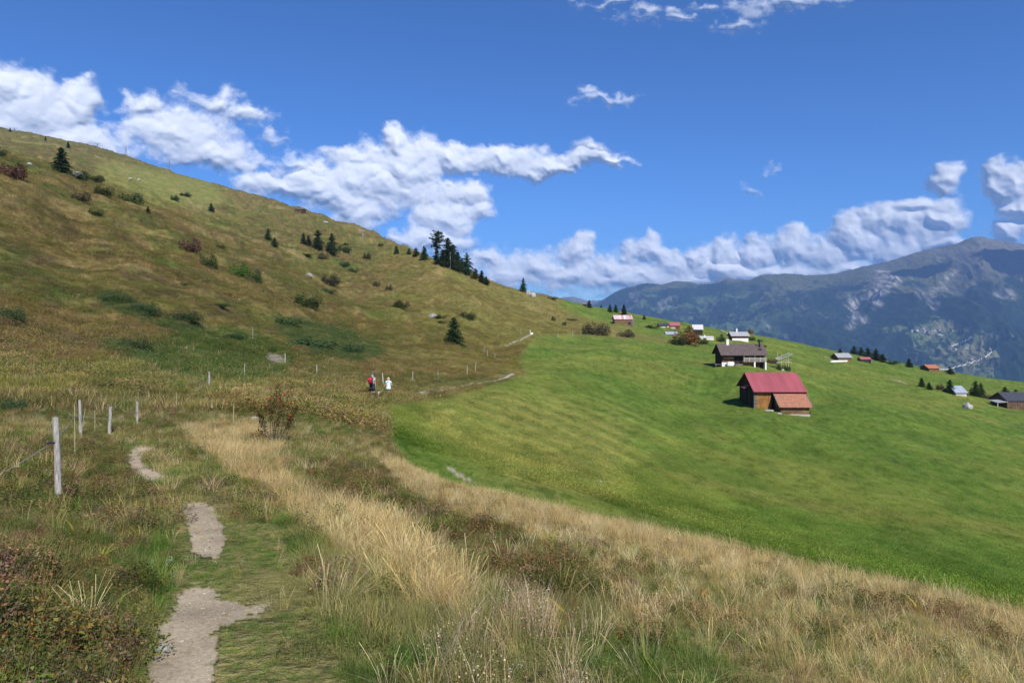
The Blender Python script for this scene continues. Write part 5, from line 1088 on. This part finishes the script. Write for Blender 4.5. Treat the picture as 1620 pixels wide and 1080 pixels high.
# far village across the valley
VW = simple('far_plaster', (.50,.48,.45), .9, .1, .1); VB = simple('far_timber', (.20,.15,.11), .9, .1, .1); VR_ = simple('far_roof', (.20,.17,.15), .9, .1, .1)
hv = [(1444,525,1),(1449,523,0),(1453,526,1),(1457,522,0),(1461,521,1),(1464,524,1),(1467,523,0),(1471,526,0),(1475,525,1),(1479,524,1),(1484,523,0),(1488,523,1),(1462,527,1),(1470,528,0),(1508,526,1),(1492,526,0),(1512,553,1),(1530,552,1),(1538,550,0),(1540,569,1),(1505,552,0),(1526,553,1)]
vm = []
for wm_ in (VB, VW): vm.append((gable(20, 15, 8, 6, 6).mesh('far_house_wall', wm_), roof(20, 15, 8, 6, 1.5, 1.5, .6).mesh('far_house_roof', VR_)))
for i, (u, v, k) in enumerate(hv):
    q = on_mountain(u, v); t = thing('far_house', 'tiny %s house of the village on the opposite slope' % ('white' if k else 'brown'), 'house', q+Vector((0,0,1)), (i*.7) % 3.1, 'houses of the far village %s' % ('in white' if k else 'in brown'), random.Random(i).uniform(1.0, 1.7))
    obj('wall', vm[k][0], t); obj('roof', vm[k][1], t)
def far_road(pts, label, w=8):
    V = []; Q = []
    for (a, b), (c, d) in zip(pts[:-1], pts[1:]):
        n_ = max(2, int(abs(c-a)/1.5+abs(d-b)/1.5)); Q += [(a+(c-a)*k/n_, b+(d-b)*k/n_) for k in range(n_)]
    Q.append(pts[-1])
    for (u, v) in Q:
        q = on_mountain(u, v); V.append((q.x, q.y, q.z+6)); V.append((q.x, q.y+w*1.0, q.z+12+w*.42))
    Vn = np.array(V); 
    me = npmesh('far_road', Vn, gridfaces(len(Q), 2), TRK2, False); tag(obj('far_road', me), label, kind='structure')
TRK2 = simple('far_road_gravel', (.48,.46,.42), .95, .05, .02)
far_road([(1476,584), (1486,587), (1500,587), (1512,583), (1528,579), (1540,575), (1553,571), (1562,565), (1569,559), (1568,554)], 'pale road winding up the opposite slope')
far_road([(1506,550), (1512,547), (1522,545), (1530,541), (1538,537)], 'upper pale road of the far village'); far_road([(1468,530), (1480,530), (1492,532)], 'street of the far village'); 
# ------------------------------------------------------------------ people
SKIN = simple('skin', (.50,.30,.21), .6, .05, 5); HAIRB = simple('blond_hair', (.62,.50,.30), .7, .1, 12)
def cloth(n, c): return simple(n, c, .9, .08, 8)
def skinned(name, joints, edges, root, m, parent, sub=2):
    """one continuous body grown round a jointed skeleton"""
    me = bpy.data.meshes.new(name); me.from_pydata([j[0] for j in joints], edges, []); o = bpy.data.objects.new(name, me); COL.objects.link(o)
    md = o.modifiers.new('skin', 'SKIN'); md.use_smooth_shade = True
    for i, j in enumerate(joints):
        sv = me.skin_vertices[0].data[i]; r_ = j[1]; sv.radius = r_ if isinstance(r_, tuple) else (r_, r_); sv.use_root = (i == root)
    s = o.modifiers.new('smooth', 'SUBSURF'); s.levels = s.render_levels = sub
    dg = bpy.context.evaluated_depsgraph_get(); ev = o.evaluated_get(dg); m2 = bpy.data.meshes.new_from_object(ev); bpy.data.objects.remove(o); m2.materials.clear(); m2.materials.append(m)
    return obj(name, m2, parent)
def body(parent, S, arms, legs, headx=(0, 0), m=SKIN):
    """S = standing height; arms/legs give joint offsets in units of S (facing +Y)"""
    J = [((0,0,.53),(.088,.066)), ((0,.0,.62),(.078,.060)), ((0,.0,.72),(.092,.064)), ((0,0,.80),(.070,.050)), ((0,.003,.85),(.033,.034)), ((headx[0],.008+headx[1],.895),(.042,.050)), ((headx[0],.010+headx[1],.945),(.046,.058)), ((headx[0],.008+headx[1],.985),(.034,.042))]
    E = [(0,1),(1,2),(2,3),(3,4),(4,5),(5,6),(6,7)]
    for sd in (-1, 1):
        a = arms[sd]; i = len(J); J += [((sd*.098,0,.805),.034), (a[0],.026), (a[1],.0185), (a[2],(.014,.022)), (a[3],(.009,.017))]
        E += [(3,i),(i,i+1),(i+1,i+2),(i+2,i+3),(i+3,i+4)]
        d = Vector(a[3])-Vector(a[2]); d.normalize()
        for f in range(4): k = len(J); b0 = Vector(a[3])+Vector(((f-1.5)*.008, 0, 0)); J += [(tuple(b0+d*(.016+.003*(f in (1,2)))),.0046), (tuple(b0+d*.034+Vector((0,.007,0))),.0038)]; E += [(i+4,k),(k,k+1)]
        k = len(J); J += [(tuple(Vector(a[2])+Vector((-sd*.014,.012,-.006))),.006), (tuple(Vector(a[2])+Vector((-sd*.018,.022,-.022))),.005)]; E += [(i+3,k),(k,k+1)]
        l = legs[sd]; i = len(J); J += [((sd*.052,0,.475),.056), (l[0],.036), (tuple((Vector(l[0])*.55+Vector(l[1])*.45)),.035), (l[1],.021), (l[2],(.022,.016))]
        E += [(0,i),(i,i+1),(i+1,i+2),(i+2,i+3),(i+3,i+4)]
    J = [((p_[0]*S, p_[1]*S, p_[2]*S), (r_*S if not isinstance(r_, tuple) else (r_[0]*S, r_[1]*S))) for p_, r_ in J]
    o = skinned('body', J, E, 0, m, parent); return o
def face(parent, S, hx=0, sgn=1):
    mb = MB(); y = .064*S
    for sd in (-1, 1): mb.tube([(hx*S+sd*.018*S, y*.95, .94*S), (hx*S+sd*.018*S, y*1.03, .94*S)], [.006*S, .003*S], 6)
    mb.build('eyes', BLACKP, parent); MB().tube([(hx*S, y*.9, .945*S), (hx*S, y*1.18, .922*S), (hx*S, y*.95, .915*S)], [.005*S,.009*S,.006*S], 6).build('nose', SKIN, parent)
    MB().box((hx*S, y*1.0, .902*S), (.028*S, .008*S, .006*S)).build('mouth', cloth('lips', (.40,.14,.12)), parent)
def ring(mb, pts, n=16): mb.tube([q[0] for q in pts], [q[1] for q in pts], n); return mb
# man seen from behind, walking away to the upper right
pm_ = at(589, 629, 30); S = 1.76; mn = thing('person', 'hiker seen from behind in grey shirt, dark shorts and blue cap walking on the path', 'person', pm_, R(-22))
arms = {1: [(.125,-.008,.66), (.135,.02,.53), (.138,.035,.49), (.138,.04,.465)], -1: [(-.125,.01,.66), (-.128,.05,.54), (-.124,.07,.50), (-.122,.075,.475)]}
legs = {1: [(.056,.03,.27), (.060,-.035,.055), (.062,.03,.02)], -1: [(-.054,.03,.28), (-.056,.06,.055), (-.058,.12,.02)]}
body(mn, S, arms, legs)
face(mn, S)
SH = cloth('grey_shirt', (.36,.35,.36)); SHO = cloth('dark_blue_shorts', (.020,.028,.055)); CAPM = cloth('blue_cap', (.06,.09,.26)); SHOE = cloth('beige_shoe', (.36,.31,.27)); SOCK = cloth('sock', (.45,.42,.40))
sm = MB(); ring(sm, [((0,0,.545*S),(.108*S,.082*S)), ((0,0,.62*S),(.102*S,.078*S)), ((0,0,.72*S),(.115*S,.082*S)), ((0,0,.79*S),(.118*S,.070*S)), ((0,0,.825*S),(.085*S,.055*S)), ((0,0,.85*S),(.042*S,.042*S))])
for sd in (-1, 1): sm.tube([(sd*.095*S,0,.805*S), tuple(Vector((sd*.098,0,.805)).lerp(Vector(arms[sd][0]), .55)*S), tuple(Vector((sd*.098,0,.805)).lerp(Vector(arms[sd][0]), .95)*S)], [.042*S,.038*S,.037*S], 10)
sm.build('shirt', SH, mn, True)
sm = MB(); ring(sm, [((0,0,.575*S),(.108*S,.084*S)), ((0,0,.53*S),(.112*S,.088*S)), ((0,0,.465*S),(.110*S,.085*S))])
for sd in (-1, 1): sm.tube([(sd*.052*S,0,.49*S), tuple(Vector((sd*.054,.005,.38))*S), tuple((Vector(legs[sd][0])+Vector((0,-.002,.015)))*S)], [.066*S,.058*S,.056*S], 12)
sm.build('shorts', SHO, mn, True)
MB().tube([(0,.008*S,.955*S), (0,.010*S,.985*S), (0,.010*S,1.005*S), (0,.01*S,1.012*S)], [(.052*S,.064*S),(.049*S,.060*S),(.032*S,.040*S),(.006*S,.006*S)], 14).box((0,.092*S,.962*S), (.075*S,.06*S,.008*S)).build('cap', CAPM, mn, True)
for sd in (-1, 1):
    a = Vector(legs[sd][1])*S; b = Vector(legs[sd][2])*S; b = Vector((a.x, a.y+.115, 0 if sd == -1 else .0))
    MB().tube([(a.x,a.y-.075,.05), (a.x,a.y-.04,.055), (a.x,a.y+.05,.055), (a.x,a.y+.14,.04), (a.x,a.y+.185,.03)], [(.035,.045),(.05,.055),(.052,.055),(.05,.04),(.02,.02)], 10).build('shoe', SHOE, mn, True)
    MB().tube([(a.x,a.y,.09), (a.x,a.y,.17)], [.046,.044], 10).build('sock', SOCK, mn, True)
BPR = cloth('red_pack_fabric', (.50,.018,.035)); BPB = cloth('black_pack_fabric', (.022,.020,.032))
bp = thing('backpack', 'large red and black hiking backpack on the back of the adult hiker', 'backpack', pm_, R(-22+18))
MB().tube([(-.03,-.20,.575*S), (-.03,-.23,.60*S), (-.03,-.245,.68*S), (-.03,-.24,.77*S), (-.03,-.20,.835*S), (-.03,-.18,.85*S)], [(.10,.05),(.15,.09),(.165,.11),(.16,.10),(.12,.07),(.03,.02)], 14).build('main_bag', BPB, bp, True)
MB().tube([(-.05,-.33,.60*S), (-.05,-.345,.66*S), (-.05,-.34,.74*S), (-.05,-.31,.82*S)], [(.09,.04),(.13,.06),(.13,.06),(.06,.03)], 12).build('front_pocket', BPR, bp, True)
MB().tube([(-.20,-.22,.62*S), (-.205,-.23,.7*S), (-.19,-.22,.8*S)], [(.02,.07),(.035,.09),(.02,.05)], 10).build('side_panel', BPR, bp, True)
MB().tube([(-.21,-.02,.575*S), (0,-.16,.575*S), (.215,-.02,.575*S), (.2,.1,.575*S)], [(.02,.045)]*4, 8).build('hip_belt', BPR, bp, True)
for sd in (-1, 1): MB().tube([(sd*.10,-.13,.80*S), (sd*.12,-.02,.838*S), (sd*.13,.12,.80*S), (sd*.14,.16,.70*S)], [(.03,.012)]*4, 6).build('shoulder_strap', BPB, bp, True)
# child facing us, arms a little out
pc = at(614.5, 626, 30); S = 1.27*pc.y/48; ch = thing('person', 'fair haired child in a long pale blue shirt and magenta leggings with arms held out', 'person', pc, R(172))
arms = {1: [(.15,.01,.70), (.185,.05,.60), (.20,.06,.575), (.21,.065,.555)], -1: [(-.16,.01,.70), (-.21,.06,.62), (-.235,.08,.60), (-.25,.085,.585)]}
legs = {1: [(.042,.02,.27), (.040,.04,.05), (.042,.08,.02)], -1: [(-.035,.0,.27), (-.030,-.04,.05), (-.03,.0,.02)]}
body(ch, S, arms, legs); face(ch, S)
SHI = cloth('pale_blue_shirt', (.60,.76,.82)); LEG = cloth('magenta_leggings', (.34,.05,.14))
sm = MB(); ring(sm, [((0,0,.36*S),(.150*S,.110*S)), ((0,0,.42*S),(.142*S,.105*S)), ((0,0,.56*S),(.118*S,.088*S)), ((0,0,.70*S),(.116*S,.082*S)), ((0,0,.79*S),(.120*S,.072*S)), ((0,0,.825*S),(.09*S,.058*S)), ((0,0,.85*S),(.04*S,.04*S))])
for sd in (-1, 1): sm.tube([(sd*.095*S,0,.80*S), tuple(Vector((sd*.1,0,.8)).lerp(Vector(arms[sd][0]), .9)*S)], [.045*S,.048*S], 10)
sm.build('shirt', SHI, ch, True)
for sd in (-1, 1): MB().tube([(sd*.05*S,0,.47*S), tuple(Vector(legs[sd][0])*S), tuple(Vector(legs[sd][1])*S)], [.062*S,.044*S,.028*S], 10).build('legging', LEG, ch, True); a = Vector(legs[sd][1])*S; MB().tube([(a.x,a.y-.05,.04), (a.x,a.y+.03,.045), (a.x,a.y+.13,.025)], [(.035,.035),(.04,.04),(.025,.02)], 8).build('shoe', SHOE, ch, True)
hm_ = MB().tube([(0,-.035*S,.86*S), (0,-.04*S,.90*S), (0,-.018*S,.95*S), (0,0,.995*S), (0,.005*S,1.018*S)], [(.045*S,.028*S),(.054*S,.038*S),(.058*S,.056*S),(.048*S,.056*S),(.01*S,.01*S)], 14)
for sd in (-1, 1): hm_.tube([(sd*.048*S,.005*S,.97*S), (sd*.056*S,.008*S,.90*S), (sd*.055*S,.01*S,.83*S)], [.018*S,.018*S,.009*S], 8)
hm_.build('hair', HAIRB, ch, True)
MB().box((0,.082*S,.775*S), (.05*S,.012*S,.05*S)).build('shirt_print', cloth('grey_print', (.10,.14,.15)), ch)
# dog at the man's feet
pd = at(595, 630.5, 30); dg_ = thing('dog', 'small black, brown and white dog standing right beside the adult hiker', 'dog', pd, R(-65)); DW = cloth('dog_fur_brown_white', (.38,.30,.25)); DB = cloth('dog_fur_black', (.018,.018,.02))
J = [((0,-.20,.34),(.075,.085)), ((0,-.05,.335),(.085,.095)), ((0,.12,.34),(.095,.11)), ((0,.23,.42),(.055,.06)), ((0,.30,.50),(.058,.06)), ((0,.37,.48),(.038,.036)), ((0,.43,.465),(.024,.022)), ((0,-.30,.38),.022), ((0,-.38,.47),.015), ((0,-.40,.56),.010)]
E = [(0,1),(1,2),(2,3),(3,4),(4,5),(5,6),(0,7),(7,8),(8,9)]
for sd in (-1, 1):
    i = len(J); J += [((sd*.06,.14,.25),.038), ((sd*.06,.15,.13),.022), ((sd*.06,.15,.03),.018), ((sd*.06,.18,.012),.018)]; E += [(2,i),(i,i+1),(i+1,i+2),(i+2,i+3)]
    i = len(J); J += [((sd*.065,-.18,.24),.045), ((sd*.065,-.25,.13),.022), ((sd*.065,-.22,.03),.017), ((sd*.065,-.19,.012),.018)]; E += [(0,i),(i,i+1),(i+1,i+2),(i+2,i+3)]
bo = skinned('body', J, E, 1, DW, dg_)
bo.data.materials.append(DB)
for pl in bo.data.polygons:
    c = pl.center
    if c.y < .10 and c.z > .20 or c.z > .52: pl.material_index = 1
for sd in (-1, 1): MB().tube([(sd*.045,.28,.545), (sd*.075,.29,.52), (sd*.08,.30,.46)], [(.02,.012),(.03,.012),(.008,.005)], 6).build('ear', DB, dg_, True)
